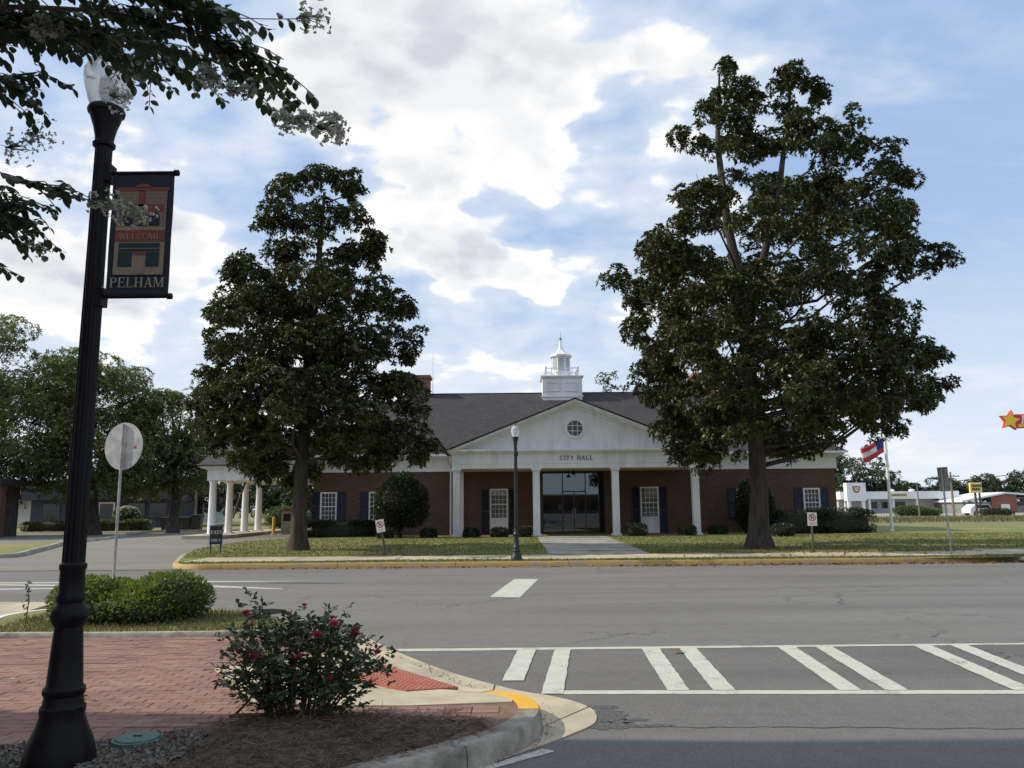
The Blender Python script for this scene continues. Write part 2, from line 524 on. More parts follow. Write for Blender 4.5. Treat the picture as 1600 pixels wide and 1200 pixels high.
class MB:
    def __init__(s):
        s.v = []
        s.f = []
    def add(s, vs, fs):
        b = len(s.v)
        s.v += [tuple(q) for q in vs]
        s.f += [tuple(i + b for i in q) for q in fs]
        return s
    def box(s, x0, x1, y0, y1, z0, z1):
        return s.add([(x0, y0, z0), (x1, y0, z0), (x1, y1, z0), (x0, y1, z0), (x0, y0, z1), (x1, y0, z1), (x1, y1, z1), (x0, y1, z1)],
                     [(3, 2, 1, 0), (4, 5, 6, 7), (0, 1, 5, 4), (1, 2, 6, 5), (2, 3, 7, 6), (3, 0, 4, 7)])
    def bbox(s, x0, x1, y0, y1, z0, z1, b=.01):
        """box with chamfered top and vertical edges"""
        def ring(i, z):
            a, c, d, e = x0 + i, x1 - i, y0 + i, y1 - i
            return [(a, d, z), (c, d, z), (c, e, z), (a, e, z)]
        vs = ring(0, z0) + ring(0, z1 - b) + ring(b, z1)
        fs = [(3, 2, 1, 0), (8, 9, 10, 11)]
        for k in (0, 4):
            for i in range(4):
                j = (i + 1) % 4
                fs.append((k + i, k + j, k + 4 + j, k + 4 + i))
        return s.add(vs, fs)
    def prism(s, poly, z0, z1):
        n = len(poly)
        vs = [(x, y, z0) for x, y in poly] + [(x, y, z1) for x, y in poly]
        return s.add(vs, [tuple(range(n - 1, -1, -1)), tuple(range(n, 2 * n))] + [(i, (i + 1) % n, n + (i + 1) % n, n + i) for i in range(n)])
    def xprism(s, poly, y0, y1):
        """polygon in the XZ plane, extruded along Y (y0 is the front)"""
        n = len(poly)
        vs = [(x, y0, z) for x, z in poly] + [(x, y1, z) for x, z in poly]
        return s.add(vs, [tuple(range(n)), tuple(range(2 * n - 1, n - 1, -1))] + [((i + 1) % n, i, n + i, n + (i + 1) % n) for i in range(n)])
    def lathe(s, prof, n=20, c=(0, 0), flute=0, fdepth=0., caps=True):
        vs, fs = [], []
        for r, z in prof:
            for i in range(n):
                a = 2 * PI * i / n
                q = r * (1 - (fdepth if flute and i % 2 else 0))
                vs.append((c[0] + q * math.cos(a), c[1] + q * math.sin(a), z))
        for k in range(len(prof) - 1):
            for i in range(n):
                j = (i + 1) % n
                fs.append((k * n + i, k * n + j, (k + 1) * n + j, (k + 1) * n + i))
        if caps:
            fs.append(tuple(range(n - 1, -1, -1)))
            b = (len(prof) - 1) * n
            fs.append(tuple(range(b, b + n)))
        return s.add(vs, fs)
    def tube(s, pts, rad, n=8, wob=0., rng=random):
        pts = [Vector(p) for p in pts]
        if not hasattr(rad, '__len__'):
            rad = [rad] * len(pts)
        vs, fs = [], []
        u = None
        for i, p in enumerate(pts):
            t = (pts[min(i + 1, len(pts) - 1)] - pts[max(i - 1, 0)]).normalized()
            if u is None:
                u = t.orthogonal().normalized()
            else:
                u = (u - t * u.dot(t)).normalized()
            w = t.cross(u)
            for k in range(n):
                a = 2 * PI * k / n
                r = rad[i] * (1 + (rng.uniform(-wob, wob) if wob else 0))
                vs.append(p + u * (r * math.cos(a)) + w * (r * math.sin(a)))
        for i in range(len(pts) - 1):
            for k in range(n):
                j = (k + 1) % n
                fs.append((i * n + k, i * n + j, (i + 1) * n + j, (i + 1) * n + k))
        fs.append(tuple(range(n - 1, -1, -1)))
        b = (len(pts) - 1) * n
        fs.append(tuple(range(b, b + n)))
        return s.add(vs, fs)
    def quad(s, a, b, c, d):
        return s.add([a, b, c, d], [(0, 1, 2, 3)])
    def mesh(s, name, smooth=False):
        me = bpy.data.meshes.new(name)
        me.from_pydata(s.v, [], s.f)
        if smooth:
            me.polygons.foreach_set('use_smooth', [True] * len(me.polygons))
            try:
                me.set_sharp_from_angle(angle=R(38))
            except Exception:
                pass
        me.update()
        return me
    def build(s, name, mat, parent=None, smooth=False, loc=None, rot=None):
        return link(name, s.mesh(name, smooth), mat, parent, loc, rot)


def np_mesh(name, V, F):
    V = np.asarray(V, np.float32)
    F = np.asarray(F, np.int32)
    me = bpy.data.meshes.new(name)
    me.vertices.add(len(V))
    me.vertices.foreach_set('co', V.ravel())
    me.loops.add(F.size)
    me.loops.foreach_set('vertex_index', F.ravel())
    me.polygons.add(len(F))
    k = F.shape[1]
    me.polygons.foreach_set('loop_start', np.arange(0, F.size, k, dtype=np.int32))
    try:
        me.polygons.foreach_set('loop_total', np.full(len(F), k, np.int32))
    except Exception:
        pass
    me.update(calc_edges=True)
    me.validate()
    return me


def unit(a):
    return a / np.maximum(np.linalg.norm(a, axis=-1, keepdims=True), 1e-9)


def leaves(name, Pn, A, L, Wd, rng, fold=.18, droop=0.):
    """folded rhombic leaves: base Pn, axis A, length L, width Wd"""
    n = len(Pn)
    A = unit(A)
    up = unit(rng.normal(size=(n, 3)) * .5 + np.array([0, 0, 1.]))
    B = unit(np.cross(A, up))
    C = np.cross(B, A)
    L = np.broadcast_to(np.asarray(L, float), (n,))[:, None]
    Wd = np.broadcast_to(np.asarray(Wd, float), (n,))[:, None]
    mid = Pn + A * L * .48
    V = np.stack([Pn, mid + B * Wd * .5 + C * Wd * fold, Pn + A * L - np.array([0, 0, 1.]) * L * droop, mid - B * Wd * .5 + C * Wd * fold], 1).reshape(-1, 3)
    k = np.arange(n)[:, None] * 4
    F = np.stack([k + np.array([[0, 2, 1]]), k + np.array([[0, 3, 2]])], 1).reshape(-1, 3)
    return np_mesh(name, V, F)


def rosettes(C, axis, rng, k, spread=.9, jit=.25):
    """k leaves radiating about each axis"""
    n = len(C)
    axis = unit(axis)
    t = unit(np.cross(axis, rng.normal(size=(n, 3))))
    b = np.cross(axis, t)
    out = []
    ph = rng.uniform(0, 2 * PI, n)
    for i in range(k):
        a = ph + 2 * PI * i / k + rng.normal(size=n) * .2
        d = axis * (.42 + rng.normal(size=(n, 1)) * jit) + (t * np.cos(a)[:, None] + b * np.sin(a)[:, None]) * spread
        out.append(d)
    return np.repeat(C, k, 0), np.stack(out, 1).reshape(-1, 3)


def sphere_dirs(n, rng, up=0.):
    d = rng.normal(size=(n, 3))
    d[:, 2] += up
    return unit(d)


def blob(rx, ry, rz, rng, n=12, m=8, j=.12, c=(0, 0, 0)):
    mb = MB()
    vs, fs = [], []
    for i in range(m + 1):
        th = PI * i / m
        for k in range(n):
            a = 2 * PI * k / n
            q = 1 + rng.uniform(-j, j)
            vs.append((c[0] + rx * math.sin(th) * math.cos(a) * q, c[1] + ry * math.sin(th) * math.sin(a) * q, c[2] + rz * math.cos(th) * q))
    for i in range(m):
        for k in range(n):
            fs.append(((i + 1) * n + k, (i + 1) * n + (k + 1) % n, i * n + (k + 1) % n, i * n + k))
    return mb.add(vs, fs)


# ------------------------------------------------------------------ serif letters
def glyph(ch):
    """pieces (polygons) of a letter of height 1, and its width"""
    P = []
    def r(x0, y0, x1, y1):
        P.append([(x0, y0), (x1, y0), (x1, y1), (x0, y1)])
    def arc(cx, cy, rx, ry, a0, a1, t0=.15, t1=.07, n=16):
        o = []
        for i in range(n + 1):
            a = R(a0 + (a1 - a0) * i / n)
            tx = t1 + (t0 - t1) * abs(math.cos(a))
            o.append(((cx + rx * math.cos(a), cy + ry * math.sin(a)), (cx + (rx - tx) * math.cos(a), cy + (ry - tx) * math.sin(a))))
        for i in range(n):
            P.append([o[i][0], o[i + 1][0], o[i + 1][1], o[i][1]])
    def stem(x, t=.16, y0=0., y1=1., s=.07):
        r(x, y0, x + t, y1)
        if s:
            if y0 == 0:
                r(x - s, 0, x + t + s, .055)
            if y1 == 1:
                r(x - s, .945, x + t + s, 1)
    def dg(x0, y0, x1, y1, t):
        P.append([(x0, y0), (x0 + t, y0), (x1 + t, y1), (x1, y1)])
    w = .8
    if ch == 'C':
        arc(.42, .5, .42, .5, 42, 318)
        r(.66, .68, .74, .95)
        w = .82
    elif ch == 'O':
        arc(.45, .5, .45, .5, 0, 360, n=24)
        w = .92
    elif ch == 'I':
        stem(.09); w = .36
    elif ch == 'T':
        stem(.32, .16, 0, 1, .09)
        r(0, .93, .8, 1.002); r(0, .74, .06, .93); r(.74, .74, .8, .93)
    elif ch == 'Y':
        stem(.33, .16, 0, .5, .08)
        dg(.33, .44, .06, 1, .17); dg(.40, .44, .70, 1, .08)
        r(0, .945, .28, 1.002); r(.62, .945, .86, 1.002); w = .86
    elif ch == 'H':
        stem(.08); stem(.62); r(.24, .48, .62, .55); w = .88
    elif ch == 'A':
        dg(.08, 0, .40, 1, .07); dg(.62, 0, .36, 1, .17); r(.22, .30, .66, .37)
        r(0, 0, .24, .055); r(.54, 0, .88, .055); w = .88
    elif ch == 'L':
        stem(.08); r(.24, 0, .70, .06); r(.64, .06, .70, .28); w = .74
    elif ch == 'P':
        stem(.08); arc(.36, .74, .32, .26, -90, 90); r(.24, .93, .36, 1.003); r(.24, .48, .36, .55); w = .72
    elif ch == 'E':
        stem(.08); r(.24, .94, .68, 1.003); r(.62, .74, .68, .94); r(.24, .49, .54, .55); r(.49, .40, .54, .64); r(.24, 0, .72, .06); r(.66, .06, .72, .28); w = .76
    elif ch == 'M':
        stem(.06, .08); stem(.80, .16); dg(.42, 0, .10, 1, .16); dg(.45, 0, .80, 1, .08); w = 1.06
    elif ch == 'W':
        dg(.28, 0, .04, 1, .16); dg(.30, 0, .52, 1, .07); dg(.72, 0, .46, 1, .16); dg(.74, 0, .98, 1, .07)
        r(0, .945, .28, 1.002); r(.90, .945, 1.12, 1.002); w = 1.12
    elif ch == 'X':
        dg(.56, 0, .04, 1, .18); dg(.06, 0, .56, 1, .10); w = .78
    elif ch == 'N':
        stem(.06, .09); stem(.66, .09); dg(.58, 0, .06, 1, .17); w = .82
    elif ch == 'R':
        stem(.08); arc(.36, .74, .32, .26, -90, 90); r(.24, .93, .36, 1.003); r(.24, .48, .36, .55); dg(.58, 0, .32, .5, .17); w = .78
    elif ch in 'aed':
        if ch == 'e':
            arc(.28, .33, .28, .33, 20, 320, .13, .1); r(.1, .29, .52, .38)
        else:
            arc(.28, .33, .28, .33, 0, 360, .13, .1); r(.45, 0, .58, 1.0 if ch == 'd' else .66)
        w = .64
    elif ch == 'r':
        r(.02, 0, .15, .66); arc(.3, .44, .2, .22, 40, 170, .1, .1); w = .46
    elif ch == 's':
        arc(.22, .48, .2, .18, 30, 270, .1, .1); arc(.22, .18, .2, .18, -150, 90, .1, .1); w = .46
    elif ch == "'":
        r(.05, .72, .17, 1.0); w = .22
    elif ch == ' ':
        w = .42
    return P, w


def lettering(text, h, gap=.10, shear=0., depth=.01):
    """mesh in the XZ plane facing -Y, centred in X, foot at z = 0"""
    mb = MB()
    x = 0.
    items = []
    for ch in text:
        P, w = glyph(ch)
        items.append((P, x))
        x += w + gap
    tot = x - gap
    e = 0
    for P, x0 in items:
        for q in P:
            pts = [((px + x0 - tot / 2 + py * shear) * h, py * h) for px, py in q]
            a = sum(pts[i][0] * pts[(i + 1) % len(pts)][1] - pts[(i + 1) % len(pts)][0] * pts[i][1] for i in range(len(pts)))
            if a < 0:
                pts.reverse()
            e = (e + 1) % 5
            mb.xprism(pts, -depth - e * .00012, 0)
    return mb, tot * h

# ================================================================== THE SETTING
def struct(name, mb, mat, smooth=False):
    return tag(mb.build(name, mat, None, smooth), kind='structure')


def sheet(name, mat, poly, z):
    """flat sheet; poly counter-clockwise"""
    mb = MB().add([(x, y, z) for x, y in poly], [tuple(range(len(poly)))])
    return struct(name, mb, mat)


def rect(x0, x1, y0, y1):
    return [(x0, y0), (x1, y0), (x1, y1), (x0, y1)]


sheet('ground', 'field', rect(-2500, 2500, -2500, 2500), -.03)
main_road = sheet('main_road', 'asphalt', rect(-220, 220, 9.95, 22.97), 0.)
side_street = sheet('side_street', 'asphalt_side', rect(-30, 24, -120, 9.95), 0.)
def sm(t):
    t = max(0., min(1., t))
    return t * t * (3 - 2 * t)


def drive_z(x, y):
    """the drive crests under the canopy of the hall"""
    return .012 + .26 * sm((y - 27) / 11) * sm((63 - y) / 14) * sm((x + 25) / 8)


mb = MB()
yy = [22.97 + i * 41.03 / 34 for i in range(35)]
for y in yy:
    xr = -8.9 - 2.4 * sm((y - 23) / 5) if y < 38 else -10.3
    for k in range(41):
        u = k / 40
        x = xr - 80 * u ** 2.2
        mb.v.append((x, y, drive_z(x, y)))
for i in range(34):
    for k in range(40):
        q = i * 41 + k
        mb.f.append((q + 1, q, q + 41, q + 42))
driveway = struct('driveway', mb, 'asphalt_drive', True)
sheet('back_road', 'asphalt', rect(24, 260, 60, 70), .0)
sheet('parking_lot', 'concrete_grey', rect(27, 260, 92, 160), .0)


def resample(pts, step):
    pts = [Vector(p) for p in pts]
    # Catmull-Rom smoothing
    out = []
    n = len(pts)
    for i in range(n - 1):
        p0, p1, p2, p3 = pts[max(i - 1, 0)], pts[i], pts[i + 1], pts[min(i + 2, n - 1)]
        k = max(1, int((p2 - p1).length / step))
        for j in range(k):
            t = j / k
            out.append(.5 * ((2 * p1) + (p2 - p0) * t + (2 * p0 - 5 * p1 + 4 * p2 - p3) * t * t + (3 * p1 - p0 - 3 * p2 + p3) * t ** 3))
    out.append(pts[-1])
    return out


def strip(y0, y1, x0, x1, z, slant=0.):
    return [(x0, y0, z), (x1, y0, z), (x1 + slant, y1, z), (x0 + slant, y1, z)]


def mark(parent, mat, pts, name):
    """painted marking with slightly ragged edges"""
    rng = random.Random(str(pts))
    o = []
    n = len(pts)
    for i in range(n):
        a, b = Vector(pts[i]), Vector(pts[(i + 1) % n])
        k = max(2, int((b - a).length / .12))
        t = (b - a).normalized()
        nn = Vector((t.y, -t.x, 0))
        for j in range(k):
            p = a.lerp(b, j / k) + nn * (rng.uniform(-.006, .006) if j else 0)
            o.append(tuple(p))
    me = MB().add(o, [tuple(range(len(o)))])
    return me.build(name, mat, parent)


Zp = .004
# crosswalk over the side street: two long lines and pairs of cross bars
mark(side_street, 'white_line', [(-1.33, 9.70, Zp), (14, 10.10 - .2, Zp), (14, 9.94, Zp), (-1.42, 9.86, Zp)], 'crosswalk_line')
mark(side_street, 'white_line', [(.30, 7.47, Zp), (14, 6.98, Zp), (14, 7.12, Zp), (.42, 7.61, Zp)], 'crosswalk_line')
bars = [(.04, .25, -.12, .09, 8.03), (.47, .66, .235, .43, 7.47), (1.49, 1.70, 1.38, 1.58, 7.565), (1.93, 2.13, 1.79, 1.99, 7.55)]
for k in range(1, 5):
    bars += [(1.49 + 1.6 * k, 1.70 + 1.6 * k, 1.38 + 1.53 * k, 1.58 + 1.53 * k, 7.565 - .055 * k), (1.93 + 1.6 * k, 2.13 + 1.6 * k, 1.79 + 1.53 * k, 1.99 + 1.53 * k, 7.55 - .055 * k)]
for a, b, c, d, y0 in bars:
    y1 = 9.71 + max(0, a) * .013
    mark(side_street, 'white_line', [(c, y0, .008), (d, y0, .008), (b, y1, .008), (a, y1, .008)], 'crosswalk_bar')
mark(side_street, 'white_line', [(-.30, 5.38, Zp), (-.20, 5.38, Zp), (.27, 5.78, Zp), (.19, 5.84, Zp)], 'parking_line')
mark(main_road, 'white_line', [(-.45, 15.37, Zp), (.11, 15.25, Zp), (.57, 19.05, Zp), (.01, 19.1, Zp)], 'lane_dash')
mark(main_road, 'white_line', [(-12.6, 19.15, Zp), (-7.5, 18.95, Zp), (-4.42, 19.05, Zp), (-7.2, 19.25, Zp), (-12.6, 19.4, Zp)], 'lane_line')
mark(main_road, 'white_line', [(-12.6, 18.75, Zp), (-6.8, 17.85, Zp), (-4.78, 17.15, Zp), (-4.95, 17.35, Zp), (-6.6, 18.15, Zp), (-12.6, 19.0, Zp)], 'lane_line')
mark(main_road, 'white_line', [(-12.2, 17.5, Zp), (-9.6, 17.7, Zp), (-9.6, 17.95, Zp), (-12.2, 17.75, Zp)], 'lane_line')
mark(main_road, 'white_line', [(-19., 20.2, Zp), (-12.5, 19.6, Zp), (-12.5, 19.8, Zp), (-19., 20.45, Zp)], 'lane_line')
# crumbled dark edge of the old asphalt beside the gutter, and a rough seam running off it
rq = random.Random(12)
def ragged(cx, cy, rx, ry, n=44, j=.34):
    return [(cx + rx * (1 + rq.uniform(-j, j)) * math.cos(2 * PI * i / n), cy + ry * (1 + rq.uniform(-j, j)) * math.sin(2 * PI * i / n), .003) for i in range(n)]
for cx, cy, rx, ry in ((.74, 6.72, .16, .20), (.72, 6.42, .20, .10), (.95, 6.58, .10, .04), (.72, 7.0, .14, .06), (1.1, 6.42, .12, .03)):
    MB().add(ragged(cx, cy, rx, ry), [tuple(range(44))]).build('tar_patch', 'tar', side_street)
for pts in ([(.6, 6.40), (1.3, 6.36), (2.4, 6.32), (3.6, 6.24), (5.2, 6.16), (7, 6.1)], [(-3, 16.6), (-1.2, 16.4), (1.5, 16.7), (4.5, 16.5), (8, 16.8), (13, 16.6)]):
    pr = resample([(x, y, .0) for x, y in pts], .08)
    ms_ = MB()
    lft, rgt = [], []
    for p in pr:
        w_ = rq.uniform(.004, .012)
        o_ = rq.uniform(-.02, .02)
        lft.append((p.x + o_ * .5, p.y + o_ - w_, .0035))
        rgt.append((p.x + o_ * .5, p.y + o_ + w_, .0035))
    dirx = abs(pts[-1][0] - pts[0][0]) > abs(pts[-1][1] - pts[0][1])
    if not dirx:
        lft = [(p[0] + rq.uniform(.008, .02), p[1], p[2]) for p in lft]
        rgt = [(p[0] - rq.uniform(.008, .02), p[1], p[2]) for p in rgt]
    n_ = len(pr)
    ms_.add(lft + rgt, [(i, i + 1, n_ + i + 1, n_ + i) if dirx else (i + 1, i, n_ + i, n_ + i + 1) for i in range(n_ - 1)])
    ms_.build('sealed_crack', 'tar', main_road if pts[0][1] > 10 else side_street)
# manhole in the road
mh = MB().lathe([(.40, -.01), (.40, .006), (.37, .008), (.36, .004), (0.01, .004)], 28)
mh.build('manhole_cover', 'iron_black', main_road, True, loc=(-4.12, 13.45, 0))

# ------------------------------------------------------------------ kerbs
def kerb(name, line, width, parent_mat, seg=1.5, step=.12, side=1, z0=-.05, mats=None, gap=.006):
    """kerb stones along a line of (x, y, top height); the body lies on the left of the line when side = 1"""
    pts = resample(line, step)
    root = None
    cur = []
    length = 0.
    rng = random.Random(name)
    def flush(cur):
        nonlocal root
        if len(cur) < 2:
            return
        mb = MB()
        vs, fs = [], []
        dz = rng.uniform(-.004, .004)
        for i, p in enumerate(cur):
            q0, q1 = cur[max(i - 1, 0)], cur[min(i + 1, len(cur) - 1)]
            t = (q1 - q0)
            t.z = 0
            t.normalize()
            if i == 0:
                p = p + t * gap
            elif i == len(cur) - 1:
                p = p - t * gap
            nrm = Vector((-t.y, t.x, 0)) * side
            h = p.z + dz
            ch = min(.03, max(.004, h * .25))
            for u, z in ((0, z0), (.012, h - ch), (.012 + ch * .8, h), (width, h), (width, z0)):
                w = p + nrm * u
                vs.append((w.x, w.y, z))
        for i in range(len(cur) - 1):
            for k in range(5):
                j = (k + 1) % 5
                f = (i * 5 + k, (i + 1) * 5 + k, (i + 1) * 5 + j, i * 5 + j)
                fs.append(f if side == 1 else f[::-1])
        fs.append((0, 1, 2, 3, 4))
        b = (len(cur) - 1) * 5
        fs.append((b + 4, b + 3, b + 2, b + 1, b))
        mb.add(vs, fs)
        mid = cur[len(cur) // 2]
        mat = mats(mid) if mats else parent_mat
        if root is None:
            root = tag(mb.build(name, mat, None, True), kind='structure')
        else:
            mb.build('kerb_stone', mat, root, True)
    cur = [pts[0]]
    for a, b in zip(pts, pts[1:]):
        cur.append(b)
        length += (b - a).length
        if length >= seg:
            flush(cur)
            cur = [b]
            length = 0.
    flush(cur)
    return root


# far kerb with faded yellow paint
kerb('far_kerb', [(-12.3, 31, .12), (-11.6, 28.5, .12), (-10.6, 25.6, .13), (-9.9, 23.8, .13), (-9.1, 23.0, .14), (-7.5, 22.97, .15), (0, 22.97, .15), (8, 22.97, .15), (12.5, 23.2, .15), (14.6, 23.9, .14), (15.8, 25.2, .10)],
     .16, 'yellow_kerb', 3.0, .3, 1, mats=lambda p: 'concrete' if p.y > 24.4 else 'yellow_kerb')
# kerb of the near corner
near_line = [(-1.9, 10.3, .03), (-1.5, 9.6, .022), (-1.03, 8.74, .02), (-.71, 8.15, .02), (-.42, 7.66, .03), (-.2, 7.42, .06), (.02, 7.08, .11), (.17, 6.7, .15), (.215, 6.35, .15), (.14, 6.0, .15), (-.08, 5.62, .15),
             (-.42, 5.26, .15), (-.80, 4.92, .15), (-1.6, 4.2, .15), (-2.6, 3.2, .15), (-3.2, 2., .15), (-3.4, 0, .15), (-3.4, -12, .15)]
kerb('near_kerb', near_line[::-1], .19, 'kerb_conc', 1.05, .08, 1, mats=lambda p: 'yellow_near' if (p.y > 6.28 and p.x > -.6 and p.y < 7.75) else ('concrete' if p.y > 7.7 else 'kerb_conc'))
# concrete gutter pan round the corner
gout = [(-2.05, 11.0), (-1.38, 9.68), (-.68, 8.5), (-.02, 7.66), (.30, 7.40), (.52, 7.16), (.64, 6.88), (.64, 6.6), (.56, 6.38), (.28, 6.02), (-.02, 5.70), (-.45, 5.22), (-1.25, 4.32), (-2.2, 3.3), (-2.85, 2.)]
gin = [(p[0], p[1]) for p in near_line[:-2]]
gs = resample([(x, y, 0) for x, y in gout], .05)
gi = resample([(x, y, 0) for x, y in gin], .05)
cut = 0
groot = None
ng = 9
for k in range(ng):
    def part(seq, a, b):
        i0, i1 = int(a * (len(seq) - 1)), int(b * (len(seq) - 1))
        q = seq[i0:i1 + 1]
        return q
    A = part(gs, k / ng, (k + 1) / ng)
    Bq = part(gi, k / ng, (k + 1) / ng)
    m = max(len(A), len(Bq))
    mb = MB()
    vs, fs = [], []
    for i in range(m):
        t = i / (m - 1)
        if i == 0:
            t += .012
        if i == m - 1:
            t -= .012
        for seq, z in ((A, .009), (Bq, .006)):
            f = t * (len(seq) - 1)
            a = int(f)
            b = min(a + 1, len(seq) - 1)
            p = seq[a].lerp(seq[b], f - a)
            vs.append((p.x, p.y, z))
            vs.append((p.x, p.y, -.03))
    for i in range(m - 1):
        b = i * 4
        fs += [(b, b + 2, b + 6, b + 4), (b + 1, b, b + 4, b + 5), (b + 2, b + 3, b + 7, b + 6)]
    fs += [(0, 1, 3, 2), ((m - 1) * 4, (m - 1) * 4 + 2, (m - 1) * 4 + 3, (m - 1) * 4 + 1)]
    mb.add(vs, fs)
    if groot is None:
        groot = struct('gutter', mb, 'concrete')
    else:
        mb.build('gutter_slab', 'concrete', groot)

# ------------------------------------------------------------------ near corner
# solid under the corner (bed of the bricks)
bed_poly = [(-12, 4.2), (-3.0, 4.2), (-1.9, 4.2), (-.95, 5.02), (-.55, 5.42), (-.22, 5.75), (-.02, 6.08), (.04, 6.36), (0.0, 6.62), (-.9, 6.5), (-1.5, 6.5), (-2.05, 6.6), (-2.86, 7.96), (-1.85, 8.8), (-1.95, 9.3), (-2.4, 9.95), (-12, 9.95)]
corner = struct('corner_pavement', MB().prism(bed_poly, -.05, .142), 'mortar_bed')
near_fill = struct('near_sidewalk', MB().prism([(-12, -12), (-3.24, -12), (-3.24, 0), (-3.05, 2.0), (-2.5, 3.3), (-1.75, 4.05), (-1.9, 4.194), (-12, 4.194)], -.05, .148), 'concrete_grey')


def inside(p, poly):
    x, y = p
    c = False
    j = len(poly) - 1
    for i in range(len(poly)):
        xi, yi = poly[i]
        xj, yj = poly[j]
        if (yi > y) != (yj > y) and x < (xj - xi) * (y - yi) / (yj - yi) + xi:
            c = not c
        j = i
    return c


brick_poly = [(-10.5, 5.72), (-3.3, 5.76), (-2.25, 5.97), (-1.62, 6.36), (-2.06, 6.62), (-2.88, 7.96), (-1.92, 8.82), (-2.02, 9.25), (-2.45, 9.90), (-10.5, 9.90)]
bm_brick = MB().bbox(-.1, .1, -.0495, .0495, -.05, 0, .004).mesh('brick')
bm_brick.materials.append(MATS['paver'])
rng = random.Random(3)
spots = []
row = 0
y = 5.77
while y < 9.9:
    x = -10.5 + (row % 2) * .102
    while x < -1.4:
        cs = [(x + a * .094, y + b * .044) for a in (-1, 1) for b in (-1, 1)]
        if inside((x, y), brick_poly) and sum(inside(c, brick_poly) for c in cs) >= 2:
            spots.append((x, y, 0.))
        x += .204
    y += .103
    row += 1
# soldier course along the front edge (bricks standing across it) and the strip beside the kerb
edge = [(-10.5, 5.58), (-3.3, 5.63), (-2.25, 5.80), (-1.75, 6.02)]
for a, b in zip(edge, edge[1:]):
    a, b = Vector(a), Vector(b)
    n = int((b - a).length / .104)
    ang = math.atan2(b.y - a.y, b.x - a.x)
    for i in range(n):
        p = a.lerp(b, (i + .5) / n)
        spots.append((p.x, p.y - .0, ang + PI / 2))
for r_ in range(3):
    x = -1.46
    while x < .0:
        y = 6.395 - .107 * r_ + .012 * (x + .7)
        if inside((x, y), bed_poly) and x < -.09 - .10 * r_:
            spots.append((x, y, .01))
        x += .207
spots.sort(key=lambda s: s[1] + .15 * abs(s[0] + 1.5) + (50 if s[0] < -.72 * s[1] else 0))
rest = MB()
for i, (x, y, a) in enumerate(spots):
    z = .15 + rng.uniform(-.003, .002)
    if i < 300:
        o = bpy.data.objects.new('brick', bm_brick)
        COL.objects.link(o)
        o.parent = corner
        o.location = (x, y, z)
        o.rotation_euler = (rng.uniform(-.012, .012), rng.uniform(-.01, .01), a + rng.uniform(-.012, .012))
    else:
        c, s_ = math.cos(a), math.sin(a)
        vs = [(x + vx * c - vy * s_, y + vx * s_ + vy * c, z + vz) for vx, vy, vz in ((-.1, -.049, 0), (.1, -.049, 0), (.1, .049, 0), (-.1, .049, 0), (-.1, -.049, -.05), (.1, -.049, -.05), (.1, .049, -.05), (-.1, .049, -.05))]
        rest.add(vs, [(0, 1, 2, 3), (1, 0, 4, 5), (2, 1, 5, 6), (3, 2, 6, 7), (0, 3, 7, 4)])
tag(rest.build('brick_paving', 'paver', corner), kind='stuff')
# concrete path left of the lamp post
MB().bbox(-7.5, -3.62, 4.75, 5.50, 0, .155, .01).build('path_slab', 'concrete_grey', corner)

# kerb ramp: warped concrete slab with a tactile panel
rz = [(-2.86, 7.95, .157), (-2.05, 6.60, .157), (-1.5, 6.47, .155), (-.85, 6.47, .15), (-.02, 6.56, .15), (-.02, 6.86, .125), (-.2, 7.12, .09), (-.54, 7.50, .045), (-.84, 7.98, .035), (-1.16, 8.58, .035), (-1.55, 9.3, .045), (-1.93, 9.28, .12), (-1.84, 8.82, .157)]
vs = rz + [(-1.15, 7.55, .078), (-1.75, 7.35, .154)]
fs = []
nr = len(rz)
c1, c2 = nr, nr + 1
fs = [(0, 1, c2), (1, 2, c2), (2, 3, c2), (3, c1, c2), (3, 4, 5), (3, 5, 6), (3, 6, c1), (6, 7, c1), (7, 8, c1), (8, 9, c1), (9, 10, 11), (9, 11, 12), (9, 12, c1), (12, 0, c2), (12, c2, c1)]
low = [(x, y, -.04) for x, y, z in rz]
k0 = len(vs)
vs = vs + low
for i in range(nr):
    j = (i + 1) % nr
    fs.append((j, i, k0 + i, k0 + j))
ramp = struct('kerb_ramp', MB().add(vs, fs), 'concrete')
# tactile panel
T = [Vector(q) for q in ((-.50, 7.42, .082), (-.93, 7.17, .112), (-1.84, 8.02, .125), (-1.30, 8.44, .085))]
tp = MB().add([tuple(q) for q in T] + [(q.x, q.y, q.z - .06) for q in T], [(3, 2, 1, 0), (0, 1, 5, 4), (1, 2, 6, 5), (2, 3, 7, 6), (3, 0, 4, 7)]).build('tactile_panel', 'tactile_red', ramp)
dm = MB()
for i in range(22):
    for j in range(9):
        u, w = (i + .5) / 22, (j + .5) / 9
        p = T[0].lerp(T[3], u).lerp(T[1].lerp(T[2], u), w)
        r0 = .0155
        ring = [(p.x + r0 * math.cos(a * PI / 3), p.y + r0 * math.sin(a * PI / 3), p.z - .002) for a in range(6)]
        top = [(p.x + r0 * .6 * math.cos(a * PI / 3), p.y + r0 * .6 * math.sin(a * PI / 3), p.z + .007) for a in range(6)]
        dm.add(ring + top, [(a, (a + 1) % 6, 6 + (a + 1) % 6, 6 + a) for a in range(6)] + [tuple(range(6, 12))])
tag(dm.build('tactile_domes', 'tactile_red', tp), kind='stuff')

# mulch bed: low mound, with pine straw on it
NR = np.random.default_rng(11)
mpoly = [(-3.3, 4.2), (-1.75, 4.2), (-.85, 5.02), (-.46, 5.40), (-.16, 5.72), (-.20, 5.98), (-.9, 6.12), (-1.5, 6.17), (-1.75, 6.1), (-2.2, 5.72), (-3.0, 5.52)]


